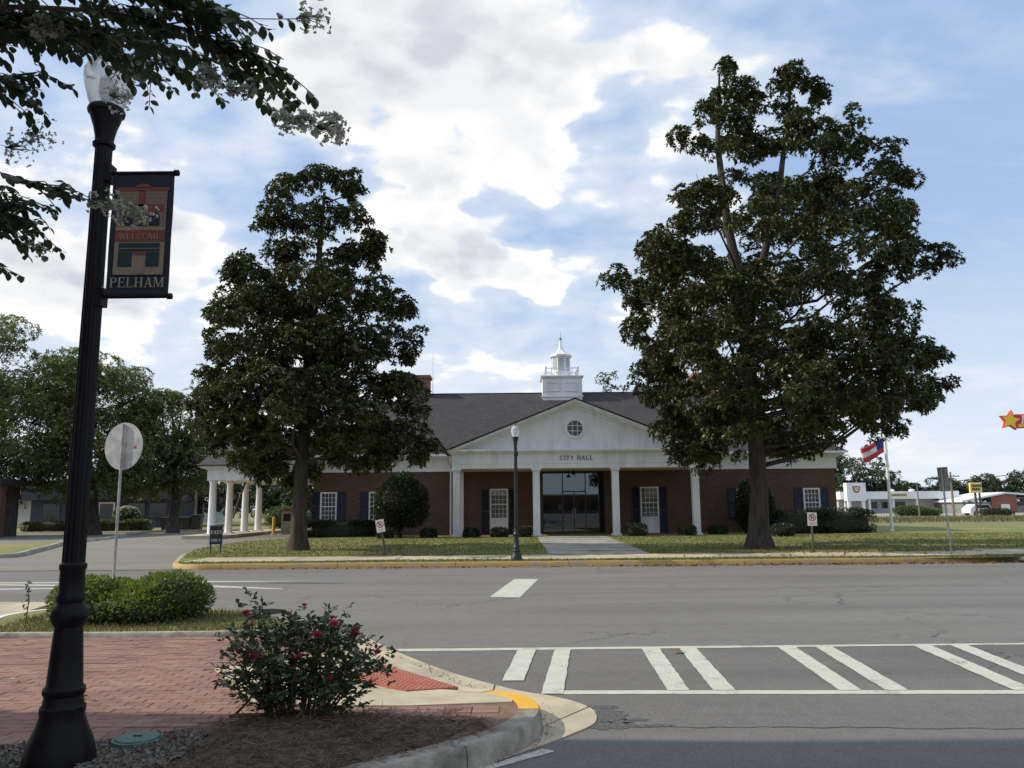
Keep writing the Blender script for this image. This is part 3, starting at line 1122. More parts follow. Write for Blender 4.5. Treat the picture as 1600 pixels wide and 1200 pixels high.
MEDGE = [(q.x, q.y) for q in resample([(-1.85, 4.2, 0), (-.92, 5.05, 0), (-.52, 5.42, 0), (-.20, 5.75, 0), (-.04, 6.0, 0)], .08)]


def mound_z(x, y):
    e = min(((x - a) ** 2 + (y - b) ** 2) ** .5 for a, b in MEDGE)
    return .128 + .027 * min(1., e / .16) + .10 * math.exp(-((x + 1.45) / .62) ** 2 - ((y - 5.62) / .42) ** 2) + .012 * math.sin(7 * x + 3 * y) * math.sin(5 * y - 2 * x)


gx, gy = np.arange(-3.3, -.05, .07), np.arange(4.2, 6.2, .07)
mb = MB()
for i in range(len(gx) - 1):
    for j in range(len(gy) - 1):
        cx, cy = (gx[i] + gx[i + 1]) / 2, (gy[j] + gy[j + 1]) / 2
        if inside((cx, cy), mpoly):
            q = [(gx[i], gy[j]), (gx[i + 1], gy[j]), (gx[i + 1], gy[j + 1]), (gx[i], gy[j + 1])]
            mb.add([(x, y, mound_z(x, y)) for x, y in q], [(0, 1, 2, 3)])
bedmat = struct('mulch_bed', mb, 'soil')
# bare gritty soil near the lamp post
mb = MB()
gpoly = [(-3.3, 4.2), (-2.2, 4.2), (-2.05, 5.2), (-1.98, 5.58), (-2.26, 5.64), (-3.0, 5.48), (-3.45, 5.42)]
def soil_z(x, y):
    return mound_z(x, y) + .010 + .008 * math.sin(23 * x + 5 * y) * math.sin(19 * y - 7 * x) + .006 * math.sin(51 * x) * math.sin(47 * y)
for i in range(50):
    for j in range(50):
        x, y, s_ = -3.45 + i * .03, 4.2 + j * .03, .03
        if inside((x + .015, y + .015), gpoly):
            mb.add([(p, q, soil_z(p, q)) for p, q in ((x, y), (x + s_, y), (x + s_, y + s_), (x, y + s_))], [(0, 1, 2, 3)])
struct('bare_soil', mb, 'gravel_soil')


def scatter(poly, n, rng):
    xs = [p[0] for p in poly]
    ys = [p[1] for p in poly]
    out = []
    while len(out) < n:
        p = (rng.uniform(min(xs), max(xs)), rng.uniform(min(ys), max(ys)))
        if inside(p, poly):
            out.append(p)
    return np.array(out)


rngp = random.Random(5)
pp = scatter(mpoly, 9000, rngp)
keep = (pp[:, 0] > -2.05) | (NR.random(len(pp)) < .12)
pp = pp[keep]
P3 = np.array([(x, y, mound_z(x, y) + .006 + .018 * rngp.random()) for x, y in pp])
A = NR.normal(size=P3.shape)
A[:, 2] *= .22
tag(link('pine_straw', leaves('pine_straw', P3, A, NR.uniform(.05, .15, len(P3)), .006, NR), 'pine_straw'), 'brown pine straw mulch spread round the rose bush', 'mulch', kind='stuff')
pp = scatter(gpoly, 7000, rngp)
P3 = np.array([(x, y, soil_z(x, y) + .002) for x, y in pp])
A = NR.normal(size=P3.shape)
A[:, 2] = np.abs(A[:, 2]) * .5
tag(link('grit', leaves('grit', P3, A, NR.uniform(.010, .035, len(P3)), NR.uniform(.008, .024, len(P3)), NR), 'grit'), 'loose grit and leaf crumbs on the bare soil by the near lamp post', 'grit', kind='stuff')
lid = thing('valve_lid', 'round green utility lid in the bare soil beside the near lamp post', 'utility lid', (-2.45, 5.48, .186))
MB().lathe([(.135, -.06), (.135, .012), (.128, .018), (.0, .018)], 28).build('cover', 'lid_green', lid, True)
MB().lathe([(.155, -.06), (.155, .006), (.139, .008), (.139, -.06)], 28, caps=False).build('rim', 'lid_green', lid, True)
MB().box(-.03, .03, -.008, .008, .017, .024).build('lift_slot', 'iron_black', lid)

# planted bed with hedge on the far side of the bricks
bedp = [(-6.55, 10.02), (-3.4, 10.02), (-2.95, 10.35), (-2.9, 10.8), (-3.3, 11.4), (-4.0, 12.2), (-5.2, 12.75), (-7.1, 12.8), (-7.35, 12.0), (-6.9, 10.9)]
struct('planting_bed', MB().prism(bedp, -.05, .17), 'lawn')
kerb('bed_kerb', [(-6.9, 9.96, .2), (-5, 9.96, .2), (-3.5, 9.97, .2), (-2.9, 10.3, .17), (-2.78, 10.9, .15), (-3.2, 11.6, .15), (-3.95, 12.35, .15), (-5.2, 12.92, .15), (-7.1, 12.95, .15), (-7.5, 12.1, .16), (-7.05, 10.9, .18), (-6.75, 10.15, .2)], .13, 'kerb_conc', 1.6, .12, 1,
     mats=lambda p: 'white_kerb' if p.x < -6.6 else 'kerb_conc')
# apron and painted kerb at the left edge
struct('corner_apron', MB().prism([(-16, 9.95), (-7.6, 9.95), (-7.7, 12.0), (-8.3, 14.9), (-16, 15.6)], -.04, .03), 'concrete')
kerb('apron_kerb', [(-7.25, 9.5, .2), (-7.45, 9.95, .2), (-8.3, 10.9, .2), (-9.6, 12.4, .2)], .15, 'white_kerb', .9, .12, 1)
pp = scatter([(-6.6, 10.06), (-3.4, 10.06), (-2.98, 10.4), (-2.95, 10.8), (-3.35, 11.4), (-4.0, 12.1), (-6.9, 12.6)], 9000, rngp)
P3 = np.c_[pp, np.full(len(pp), .168)]
A = NR.normal(size=P3.shape) * .55
A[:, 2] = 1
tag(link('bed_grass', leaves('bed_grass', P3, A, NR.uniform(.03, .09, len(P3)), .009, NR), 'grass_bed'), 'patchy dry grass at the foot of the hedge in the near bed', 'grass', kind='stuff')

# ------------------------------------------------------------------ far side: grass strip, sidewalk, lawn
def lawn_z(x, y):
    return .145 + .14 * max(0., min(1., (y - 26) / 12.)) + .015 * math.sin(x * .7) * math.sin(y * .5)


def xl(y):
    pts = [(23.1, -9.0), (23.8, -9.75), (25.6, -10.45), (28.5, -11.45), (31, -12.1), (36, -12.0), (38.5, -10.45), (60, -10.45)]
    for (a, p), (b, q) in zip(pts, pts[1:]):
        if a <= y <= b:
            return p + (q - p) * (y - a) / (b - a)
    return pts[0][1] if y < 23.1 else pts[-1][1]


mb = MB()
ys = [23.12 + i * .55 for i in range(0, 60)]
nx = 70
for i, y in enumerate(ys):
    a = xl(y)
    b = 15.2 + max(0, (y - 25)) * 1.0 if y < 27.5 else 60
    for k in range(nx + 1):
        x = a + (b - a) * k / nx
        mb.v.append((x, y, lawn_z(x, y)))
for i in range(len(ys) - 1):
    for k in range(nx):
        q = i * (nx + 1) + k
        mb.f.append((q, q + 1, q + nx + 2, q + nx + 1))
struct('lawn', mb, 'lawn', True)
# blades
def lawn_blades(n):
    out = []
    while len(out) < n:
        y = 23.15 + (rngp.random() ** 1.5) * 15.
        x = rngp.uniform(-12, 30)
        if x < xl(y) + .1 or (23.92 < y < 25.95 and rngp.random() > .0) or (1.1 < x < 4.4 and y > 25.9) or (y < 27.4 and x > 15):
            continue
        out.append((x, y, lawn_z(x, y) - .005))
    return np.array(out)
P3 = lawn_blades(70000)
A = NR.normal(size=P3.shape) * .5
A[:, 2] = 1
tag(link('lawn_grass', leaves('lawn_grass', P3, A, NR.uniform(.03, .075, len(P3)), NR.uniform(.012, .03, len(P3)), NR), 'grass_blade'), 'short mown green and straw grass of the lawn before the brick hall', 'grass', kind='stuff')
# sidewalk slabs
walk = None
x = -9.7
k = 0
while x < 13.5:
    w = 1.55
    x0 = x + .008
    x1 = x + w - .008
    y0, y1 = 23.95, 25.9
    if x > 9:
        y0 += .1
    mb = MB().bbox(x0, x1, y0, y1, 0, .163 + rngp.uniform(-.006, .006), .008)
    if walk is None:
        walk = struct('sidewalk', mb, 'concrete')
    else:
        mb.build('paving_slab', 'concrete', walk)
    x += w
MB().prism([(13.45, 24.3), (14.6, 24.2), (16.0, 25.3), (19, 25.6), (40, 26.0), (40, 28.2), (17.5, 27.5), (13.45, 26.2)], 0, .155).build('paving_slab', 'concrete', walk)
# entry walk
ew = None
y = 25.95
while y < 38:
    for x0, x1 in ((1.15, 2.72), (2.74, 4.32)):
        mb = MB().bbox(x0, x1, y, min(38.2, y + 1.53), 0, lawn_z(2.5, y) + .03 + rngp.uniform(-.003, .003), .008)
        if ew is None:
            ew = struct('entry_walk', mb, 'concrete_grey')
        else:
            mb.build('paving_slab', 'concrete_grey', ew)
    y += 1.55
# small pale flakes on the bricks, grit in the near gutter
pts = np.array([(rngp.uniform(-6, -2.6), rngp.uniform(6.2, 9.8), .155) for _ in range(46)])
A = NR.normal(size=pts.shape)
A[:, 2] *= .2
tag(link('pale_flakes', leaves('pale_flakes', pts, A, NR.uniform(.03, .09, len(pts)), NR.uniform(.02, .04, len(pts)), NR), 'pale_flake'), 'small pale flakes scattered over the brick paving', 'leaves', kind='stuff')
pts = []
for k in range(900):
    q = gi[rngp.randrange(len(gi))]
    r_ = abs(rngp.gauss(0, .07)) + .02
    pts.append((q.x + r_ * .8, q.y + r_ * .4, .012))
pts = np.array([p for p in pts if p[1] > 4.5])
A = NR.normal(size=pts.shape)
A[:, 2] *= .3
tag(link('gutter_grit', leaves('gutter_grit', pts, A, NR.uniform(.006, .03, len(pts)), NR.uniform(.005, .014, len(pts)), NR), 'grit'), 'grit and leaf crumbs collected along the near gutter', 'grit', kind='stuff')
# leaf litter in the gutter under the right tree
pts = np.array([(rngp.gauss(9.5, 3.2), 22.95 - abs(rngp.gauss(0, .16)), .012) for _ in range(420)] + [(rngp.uniform(-8, 14), 22.93 - abs(rngp.gauss(0, .1)), .012) for _ in range(260)] + [(rngp.gauss(9, 2.), rngp.uniform(23.2, 28.), .2) for _ in range(160)])
A = NR.normal(size=pts.shape)
A[:, 2] *= .25
tag(link('leaf_litter', leaves('leaf_litter', pts, A, NR.uniform(.07, .16, len(pts)), NR.uniform(.04, .07, len(pts)), NR), 'dry_leaf'), 'fallen brown leaves lying along the far yellow kerb', 'leaves', kind='stuff')
one = thing('fallen_leaf', 'single curled tan leaf lying inside the near crosswalk', 'leaf', (1.78, 9.4, .006))
leaves_me = leaves('blade', np.array([[0, 0, .01], [.02, .02, .012]]), np.array([[1, .1, .12], [.8, .5, .2]]), .14, .07, NR)
link('blade', leaves_me, 'dry_leaf', one)

# grass wedge between the driveway and the street on the left, with its dark kerb
wp = [(-60, 27.6), (-17.9, 29.3), (-18.5, 31.5), (-20.2, 36.5), (-23.2, 46.5), (-24.0, 47), (-22.2, 39.3), (-26, 36.5), (-60, 34)]
mb = MB()
wl = [(-17.95, 29.2), (-18.5, 31.6), (-19.2, 34), (-20.1, 36.5), (-21.2, 40), (-22.3, 43.5), (-23.3, 46.8)]
wr_ = [(-60, 27.6), (-60, 33), (-30, 36.3), (-24, 38), (-22.4, 40.6), (-23.0, 43.8), (-23.8, 47)]
for (a, b), (c, d_) in zip(wl, wr_):
    for k in range(7):
        x, y = a + (c - a) * k / 6, b + (d_ - b) * k / 6
        mb.v.append((x, y, drive_z(x, y) + .10))
for i in range(len(wl) - 1):
    for k in range(6):
        q = i * 7 + k
        mb.f.append((q, q + 7, q + 8, q + 1))
struct('grass_wedge', mb, 'lawn')
kerb('drive_kerb', [(x, y, z + drive_z(x, y)) for x, y, z in ((-22.4, 28.7, .11), (-19.4, 28.85, .12), (-17.85, 29.1, .14), (-18.4, 31.5, .14), (-19.1, 34, .14), (-20.0, 36.3, .14), (-21.1, 40, .14), (-22.2, 43.5, .14), (-23.2, 47, .14), (-26.0, 55, .16), (-27.0, 60.5, .16), (-25.5, 62.3, .16), (-20, 63.2, .16))], .18, 'concrete_grey', 3., .5, 1)
struct('far_lot', MB().prism([(-120, 62.6), (-28.5, 62.6), (-12, 64.1), (-12, 140), (-120, 140)], -.04, .05), 'field')
# kerbed island the canopy columns stand on
isl = [(-15.9, 39.0), (-14.1, 39.0), (-13.9, 41), (-13.9, 50), (-16.1, 50), (-16.1, 41)]
struct('column_island', MB().prism(isl, -.02, .44), 'concrete')

# ================================================================== CITY HALL
# local frame: x from the centre of the portico, y from the column line, z from ground
hall = thing('city_hall', 'long red brick city hall with white columned portico, pediment and cupola', 'city hall', (3.05, 39.0, 0.))
WY = 3.0                      # plane of the brick front wall
FL = .28                      # floor


def part(name, mat, parent, mb, smooth=False):
    return mb.build(name, mat, parent, smooth)


# brick walls: left of the entrance, right of it, over it, sides, back
EX0, EX1 = -1.55, 1.75
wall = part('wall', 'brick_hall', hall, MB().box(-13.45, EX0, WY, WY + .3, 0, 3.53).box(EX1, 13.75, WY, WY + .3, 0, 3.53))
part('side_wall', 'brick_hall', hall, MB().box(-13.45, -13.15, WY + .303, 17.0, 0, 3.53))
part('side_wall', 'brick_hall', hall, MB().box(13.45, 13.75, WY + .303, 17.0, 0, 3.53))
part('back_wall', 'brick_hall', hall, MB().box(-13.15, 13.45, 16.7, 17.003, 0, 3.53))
# white frieze and cornice round the wings
for x0, x1 in ((-13.55, -6.02), (6.02, 13.85)):
    fr = MB()
    fr.box(x0, x1, WY - .06, WY + .32, 3.532, 4.12).box(x0 - .1, x1 + (.1 if x1 > 7 else 0), WY - .14, WY + .32, 4.122, 4.22).box(x0 - .3, x1 + (.3 if x1 > 7 else 0), WY - .48, WY + .32, 4.222, 4.40)
    part('frieze', 'white_paint', hall, fr)
for x0, x1, x2 in ((-13.55, -13.15, -13.85), (13.45, 13.85, 14.15)):
    part('side_frieze', 'white_paint', hall, MB().box(x0, x1, WY + .323, 17.1, 3.532, 4.221).box(min(x0, x2), max(x1, x2), WY + .323, 17.4, 4.222, 4.40))
# hip roof with thickness
e0, e1, yb, yt, ry = -13.95, 14.25, WY - .58, 17.5, 10.0
zr, ze = 8.62, 4.42
rx0, rx1 = -9.6, 9.9
rf = MB()
vs = [(e0, yb, ze), (e1, yb, ze), (e1, yt, ze), (e0, yt, ze), (rx0, ry, zr), (rx1, ry, zr)]
rf.add(vs + [(x, y, z - .05) for x, y, z in vs[:4]], [(0, 1, 5, 4), (1, 2, 5), (2, 3, 4, 5), (3, 0, 4), (1, 0, 6, 7), (2, 1, 7, 8), (3, 2, 8, 9), (0, 3, 9, 6)])
roof = part('roof', 'shingle', hall, rf)
part('ridge_cap', 'shingle_dark', roof, MB().tube([(rx0, ry, zr), (rx1, ry, zr)], .05, 6))
for x0, x1 in ((e0, -6.45), (6.45, e1)):
    part('gutter', 'white_paint', roof, MB().box(x0, x1, yb - .11, yb - .005, 4.30, 4.41))
for cx in (-8.75, 8.75):
    ch = part('chimney', 'brick_red', roof, MB().box(cx - .62, cx + .62, ry - .5, ry + .5, 7.6, 9.55).box(cx - .70, cx + .70, ry - .58, ry + .58, 9.55, 9.74))
part('antenna', 'galv', roof, MB().tube([(-7.95, ry, 8.4), (-7.95, ry, 11.3)], [.018, .008], 5))
# portico floor and steps
pf = part('porch_floor', 'brick_red', hall, MB().box(-6.35, 6.35, -.42, WY - .003, 0, FL - .05).box(-6.38, 6.38, -.45, WY - .003, FL - .05, FL))
part('door_step', 'concrete_grey', hall, MB().bbox(-1.9, 1.9, -.78, -.455, 0, FL - .12, .01))
# four square columns
for k, cx in enumerate((-5.78, -1.92, 1.90, 5.76)):
    c = thing_col = part('column', 'white_paint', hall, MB().box(cx - .165, cx + .165, -.165, .165, FL + .12, 3.42))
    part('base', 'white_paint', c, MB().box(cx - .24, cx + .24, -.24, .24, FL + .001, FL + .07).box(cx - .205, cx + .205, -.205, .205, FL + .07, FL + .122))
    part('capital', 'white_paint', c, MB().box(cx - .20, cx + .20, -.20, .20, 3.38, 3.44).box(cx - .235, cx + .235, -.235, .235, 3.44, 3.519))
# pilasters against the wall
for cx in (-5.78,):
    part('pilaster', 'white_paint', hall, MB().box(cx - .17, cx + .17, WY - .12, WY - .002, FL + .002, 3.5))
# entablature of the portico: three stepped bands on the front and returns at the sides
en = MB()
for (o, z0, z1) in ((.0, 3.52, 3.74), (.02, 3.742, 3.80), (.012, 3.802, 4.20), (.05, 4.202, 4.26), (.14, 4.262, 4.34), (.24, 4.342, 4.44)):
    en.box(-5.97 - o, 5.97 + o, -.20 - o, .22, z0, z1)
    en.box(-5.97 - o, -5.60, .223, WY - .15, z0, z1)
    en.box(5.60, 5.97 + o, .223, WY - .15, z0, z1)
part('entablature', 'white_paint', hall, en)
part('porch_ceiling', 'cream_soffit', hall, MB().box(-5.595, 5.595, .225, WY - .005, 3.50, 3.56))
lt, wl = lettering('CITY HALL', .205, .16, 0, .02)
o = part('lettering', 'text_dark', hall, lt)
o.location = (.03, -.214, 3.90)
# pediment
ax, az = 5.72, 6.60
part('tympanum', 'white_paint', hall, MB().xprism([(-ax, 4.445), (ax, 4.445), (0, az)], -.05, .12))
for s in (-1, 1):
    # raking cornice: stepped boards following the slope
    rk = MB()
    L = Vector((6.25, 0)) ; top = 6.86
    dx, dz = 6.25, top - 4.36
    n = math.hypot(dx, dz)
    ux, uz = dx / n, dz / n
    def band(off0, off1, y0, y1):
        a = [(-6.25, 4.36), (0, top)]
        nx_, nz_ = uz, -ux
        # offsets measured downward from the roof line
        q = [(-6.25, 4.36 - off0 / ux), (-6.25, 4.36 - off1 / ux), (0, top - off1 / ux), (0, top - off0 / ux)]
        q = [(max(-6.25, x), max(z, 4.445) if x < -1 else z) for x, z in q]
        if off1 > 0:
            # where the lower edge meets the horizontal cornice
            sl = dz / dx
            xa = -6.25 + max(0, (4.446 - (4.36 - off0 / ux)) / sl)
            xb = -6.25 + max(0, (4.446 - (4.36 - off1 / ux)) / sl)
            q = [(xa, 4.446), (xb, 4.446), (0, top - off1 / ux), (0, top - off0 / ux)]
        if s == 1:
            q = [(-x, z) for x, z in q][::-1]
        rk.xprism(q, y0, y1)
    band(.02, .12, -.50, .1)
    band(.121, .20, -.38, .1)
    band(.201, .34, -.14, .1)
    part('raking_cornice', 'white_paint', hall, rk)
# gable roof over the portico running back into the main roof
g = MB()
yb2 = 6.9
for s in (-1, 1):
    q = [(0, -.56, 6.90), (s * 6.42, -.56, 4.36), (s * 6.42, 2.5, 4.36), (0, yb2, 6.90)]
    lo_ = [(x, y, z - .05) for x, y, z in q]
    f = [(0, 1, 2, 3), (7, 6, 5, 4), (1, 0, 4, 5)]
    if s == -1:
        f = [t for t in f]
    else:
        f = [t[::-1] for t in f]
    g.add(q + lo_, f)
part('portico_roof', 'shingle', hall, g)
# octagonal window in the tympanum
ow = part('octagon_window', 'dark_glass', hall, MB().xprism([(.40 * math.cos(R(22.5 + 45 * i)), 5.45 + .40 * math.sin(R(22.5 + 45 * i))) for i in range(8)], -.075, -.045))
ring = MB()
for i in range(8):
    a, b = R(22.5 + 45 * i), R(67.5 + 45 * i)
    ring.xprism([(.40 * math.cos(a), 5.45 + .40 * math.sin(a)), (.50 * math.cos(a), 5.45 + .50 * math.sin(a)), (.50 * math.cos(b), 5.45 + .50 * math.sin(b)), (.40 * math.cos(b), 5.45 + .40 * math.sin(b))], -.11, -.04)
part('frame', 'white_paint', ow, ring)
mu = MB()
for q in (-.13, .13):
    mu.box(q - .012, q + .012, -.088, -.074, 5.08, 5.82)
    mu.box(-.37, .37, -.091, -.077, 5.45 + q - .012, 5.45 + q + .012)
part('muntins', 'white_paint', ow, mu)
# downspouts
for cx in (-6.28, 6.28):
    part('downspout', 'white_paint', hall, MB().tube([(cx, WY - .55, 4.32), (cx, WY - .50, 4.05), (cx, WY - .09, 3.8), (cx, WY - .09, .35), (cx, WY - .25, .22)], .05, 8))


def window(cx, z0, z1, w, cols, rows, panel=0., shut=.42, sh_z0=None):
    """sash window with shutters; panel = height of the white panel below the glass"""
    fw = .075
    wdw = part('window', 'white_paint', hall, MB().box(cx - w / 2, cx - w / 2 + fw, WY - .085, WY - .002, z0, z1).box(cx + w / 2 - fw, cx + w / 2, WY - .085, WY - .002, z0, z1)
               .box(cx - w / 2 + fw, cx + w / 2 - fw, WY - .083, WY - .002, z1 - fw, z1).box(cx - w / 2 + fw, cx + w / 2 - fw, WY - .083, WY - .002, z0, z0 + fw))
    g0 = z0 + fw + panel
    if panel:
        part('lower_panel', 'white_paint', wdw, MB().box(cx - w / 2 + fw, cx + w / 2 - fw, WY - .05, WY - .003, z0 + fw, g0 - .04).box(cx - w / 2 + fw, cx + w / 2 - fw, WY - .078, WY - .003, g0 - .04, g0 + .03))
    else:
        part('sill', 'white_paint', wdw, MB().box(cx - w / 2 - .08, cx + w / 2 + .08, WY - .14, WY - .003, z0 - .08, z0 - .002))
    g1 = z1 - fw
    part('curtain', 'curtain', wdw, MB().quad((cx - w / 2 + fw, WY - .012, g0), (cx + w / 2 - fw, WY - .012, g0), (cx + w / 2 - fw, WY - .012, g1), (cx - w / 2 + fw, WY - .012, g1)))
    part('pane', 'pane', wdw, MB().quad((cx - w / 2 + fw, WY - .040, g0), (cx + w / 2 - fw, WY - .040, g0), (cx + w / 2 - fw, WY - .040, g1), (cx - w / 2 + fw, WY - .040, g1)))
    mu = MB()
    gw = w - 2 * fw
    for i in range(1, cols):
        x = cx - gw / 2 + gw * i / cols
        mu.box(x - .011, x + .011, WY - .060, WY - .042, g0, g1)
    for j in range(1, rows):
        z = g0 + (g1 - g0) * j / rows
        t = .024 if j * 2 == rows else .011
        mu.box(cx - gw / 2, cx + gw / 2, WY - .063 if t < .02 else WY - .07, WY - .043, z - t, z + t)
    part('muntins', 'white_paint', wdw, mu)
    for s in (-1, 1):
        x0 = cx + s * (w / 2 + .03 + shut / 2)
        zz0 = sh_z0 if sh_z0 is not None else z0 - .04
        sm = MB().box(x0 - shut / 2, x0 - shut / 2 + .05, WY - .05, WY - .003, zz0, z1 + .03).box(x0 + shut / 2 - .05, x0 + shut / 2, WY - .05, WY - .003, zz0, z1 + .03)
        for zz in (zz0, (zz0 + z1) / 2, z1 - .04):
            sm.box(x0 - shut / 2 + .05, x0 + shut / 2 - .05, WY - .048, WY - .003, zz, zz + .07)
        sh = part('shutter', 'shutter_navy', hall, sm)
        sl_ = MB()
        z = zz0 + .08
        while z < z1 - .06:
            sl_.add([(x0 - shut / 2 + .05, WY - .040, z), (x0 + shut / 2 - .05, WY - .040, z), (x0 + shut / 2 - .05, WY - .012, z + .05), (x0 - shut / 2 + .05, WY - .012, z + .05)], [(0, 1, 2, 3)])
            z += .055
        part('louvres', 'shutter_navy', sh, sl_)


for cx in (-12.62, -10.1, 12.45, 9.0):
    window(cx, 1.04, 2.52, .86, 4, 6)
window(-3.78, FL + .02, 2.62, .95, 4, 6, .72)
window(4.03, FL + .02, 2.66, .95, 4, 6, .72)
# glazed entrance with a lobby behind it
ent = part('entrance', 'alu_dark', hall, MB().box(EX0, EX0 + .07, WY + .02, WY + .12, FL, 3.5).box(EX1 - .07, EX1, WY + .02, WY + .12, FL, 3.5).box(EX0 + .07, EX1 - .07, WY + .022, WY + .118, 3.42, 3.5).box(EX0 + .07, EX1 - .07, WY + .022, WY + .118, FL, FL + .08)
            .box(-.49, -.44, WY + .03, WY + .11, FL + .08, 3.42).box(.70, .75, WY + .03, WY + .11, FL + .08, 3.42).box(.10, .15, WY + .03, WY + .11, FL + .08, 2.42).box(-.44, .70, WY + .032, WY + .108, 2.42, 2.48))
for x0, x1, z0, z1 in ((EX0 + .07, -.49, FL + .08, 3.42), (-.44, .10, FL + .08, 2.42), (.15, .70, FL + .08, 2.42), (-.44, .70, 2.48, 3.42), (.75, EX1 - .07, FL + .08, 3.42)):
    part('glass_panel', 'lobby_glass', ent, MB().quad((x0, WY + .07, z0), (x1, WY + .07, z0), (x1, WY + .07, z1), (x0, WY + .07, z1)))
for x in (.06, .19):
    part('pull_handle', 'galv', ent, MB().tube([(x, WY + .0, 1.1), (x, WY - .0, 1.6)], .014, 6))
lob = part('lobby', 'lobby_wall', hall, MB().box(-4, 4, 9.6, 9.7, .1, 3.5).box(-4.1, -4, WY + .31, 9.7, .1, 3.5).box(4, 4.1, WY + .31, 9.7, .1, 3.5).box(-4.1, 4.1, WY + .31, 9.7, 3.502, 3.55))
part('floor', 'lobby_floor', lob, MB().box(-4, 4, WY + .0, 9.6, .1, FL - .005))
part('desk', 'lobby_desk', lob, MB().bbox(-1.0, 1.6, 6.6, 7.2, FL, FL + 1.05, .02))
part('notice', 'paper', lob, MB().box(-1.35, -1.05, WY + .16, WY + .17, .75, .87).box(-1.35, -1.08, WY + .16, WY + .17, .93, 1.05).box(-.85, -.7, WY + .16, WY + .17, .75, .87).box(-.7, -.5, WY + .16, WY + .17, 1.5, 1.8))
# porch lamp
part('porch_lamp', 'iron_black', hall, MB().lathe([(.02, 3.50), (.02, 3.38), (.09, 3.36), (.11, 3.28), (.05, 3.24)], 12, (.0, 1.2)))

# ---- cupola
cu = part('cupola', 'white_paint', hall, MB().box(-1.20, 1.20, ry - 1.05, ry + 1.05, 7.7, 9.40).box(-1.25, 1.25, ry - 1.10, ry + 1.10, 8.22, 8.33).box(-1.24, 1.24, ry - 1.09, ry + 1.09, 9.40, 9.47).box(-1.30, 1.30, ry - 1.15, ry + 1.15, 9.47, 9.54))
pn = MB()
for x0, x1 in ((-.96, -.12), (.12, .96)):
    for a, b, c, d in ((x0, x1, 9.10, 9.16), (x0, x1, 8.58, 8.64), (x0, x0 + .06, 8.64, 9.10), (x1 - .06, x1, 8.64, 9.10)):
        pn.box(a, b, ry - 1.085, ry - 1.048, c, d)
part('panel_moulding', 'white_paint', cu, pn)
oc = lambda r_, z: [(r_ * math.cos(R(22.5 + 45 * i)), ry + r_ * math.sin(R(22.5 + 45 * i)), z) for i in range(8)]


def octa(prof):
    mb = MB()
    vs, fs = [], []
    for r_, z in prof:
        vs += oc(r_, z)
    for k in range(len(prof) - 1):
        for i in range(8):
            j = (i + 1) % 8
            fs.append((k * 8 + i, k * 8 + j, (k + 1) * 8 + j, (k + 1) * 8 + i))
    fs.append(tuple(range((len(prof) - 1) * 8, len(prof) * 8)))
    return mb.add(vs, fs)


lan = part('lantern', 'white_paint', cu, octa([(.66, 9.541), (.66, 9.92), (.60, 9.94), (.60, 10.80), (.68, 10.84), (.72, 10.86), (.72, 10.95)]))
for i in range(8):
    a0, a1 = R(22.5 + 45 * i), R(67.5 + 45 * i)
    p0, p1 = Vector((.607 * math.cos(a0), ry + .607 * math.sin(a0))), Vector((.607 * math.cos(a1), ry + .607 * math.sin(a1)))
    q0, q1 = p0.lerp(p1, .16), p0.lerp(p1, .84)
    part('louvre_panel', 'green_grey' if False else 'pale_wall', lan, MB().quad((q0.x, q0.y, 9.98), (q1.x, q1.y, 9.98), (q1.x, q1.y, 10.76), (q0.x, q0.y, 10.76)))
part('cap', 'white_paint', cu, octa([(.72, 10.951), (.62, 11.02), (.40, 11.13), (.24, 11.27), (.14, 11.45), (.08, 11.7), (.055, 11.95)]))
part('finial', 'galv', cu, MB().lathe([(.05, 11.95), (.09, 12.0), (.10, 12.06), (.05, 12.12), (.015, 12.18), (.008, 12.55)], 10, (0, ry)))
for sx in (-1, 1):
    for sy in (-1, 1):
        part('rail_post', 'white_paint', cu, MB().box(sx * .98 - .05, sx * .98 + .05, ry + sy * .86 - .05, ry + sy * .86 + .05, 9.541, 10.10).lathe([(.05, 10.10), (.06, 10.14), (.01, 10.2)], 8, (sx * .98, ry + sy * .86)))
rl = MB()
for sy in (-1, 1):
    for z in (9.72, 10.02):
        rl.box(-.93, .93, ry + sy * .86 - .022, ry + sy * .86 + .022, z, z + .045)
    for i in range(1, 6):
        x = -.93 + 1.86 * i / 6
        rl.box(x - .018, x + .018, ry + sy * .86 - .018, ry + sy * .86 + .018, 9.541, 10.02)
for sx in (-1, 1):
    for z in (9.722, 10.022):
        rl.box(sx * .98 - .022, sx * .98 + .022, ry - .81, ry + .81, z, z + .045)
    for i in range(1, 6):
        y = ry - .81 + 1.62 * i / 6
        rl.box(sx * .98 - .018, sx * .98 + .018, y - .018, y + .018, 9.541, 10.022)
part('railing', 'white_paint', cu, rl)

# ---- drive-through canopy at the left end
can = part('canopy', 'white_paint', hall, MB().box(-18.15, -13.56, .75, 1.05, 3.10, 3.62).box(-18.15, -17.80, 1.053, 8.6, 3.10, 3.62).box(-18.15, -13.56, 8.603, 8.9, 3.10, 3.62)
            .box(-18.22, -13.56, .68, 1.05, 3.622, 3.70).box(-18.42, -13.56, .48, 9.1, 3.702, 3.84))
part('ceiling', 'cream_soffit', can, MB().box(-17.797, -13.56, 1.055, 8.6, 3.12, 3.18))
g = MB()
for ya, yb_ in ((.40, 4.75), (9.1, 4.75)):
    q = [(-18.5, ya, 3.85), (-13.3, ya, 3.85), (-13.3, yb_, 5.65), (-18.5, yb_, 5.65)]
    g.add(q + [(x, y, z - .06) for x, y, z in q], [(0, 1, 2, 3), (7, 6, 5, 4), (0, 4, 5, 1), (3, 7, 4, 0)])
part('roof', 'shingle_dark', can, g)
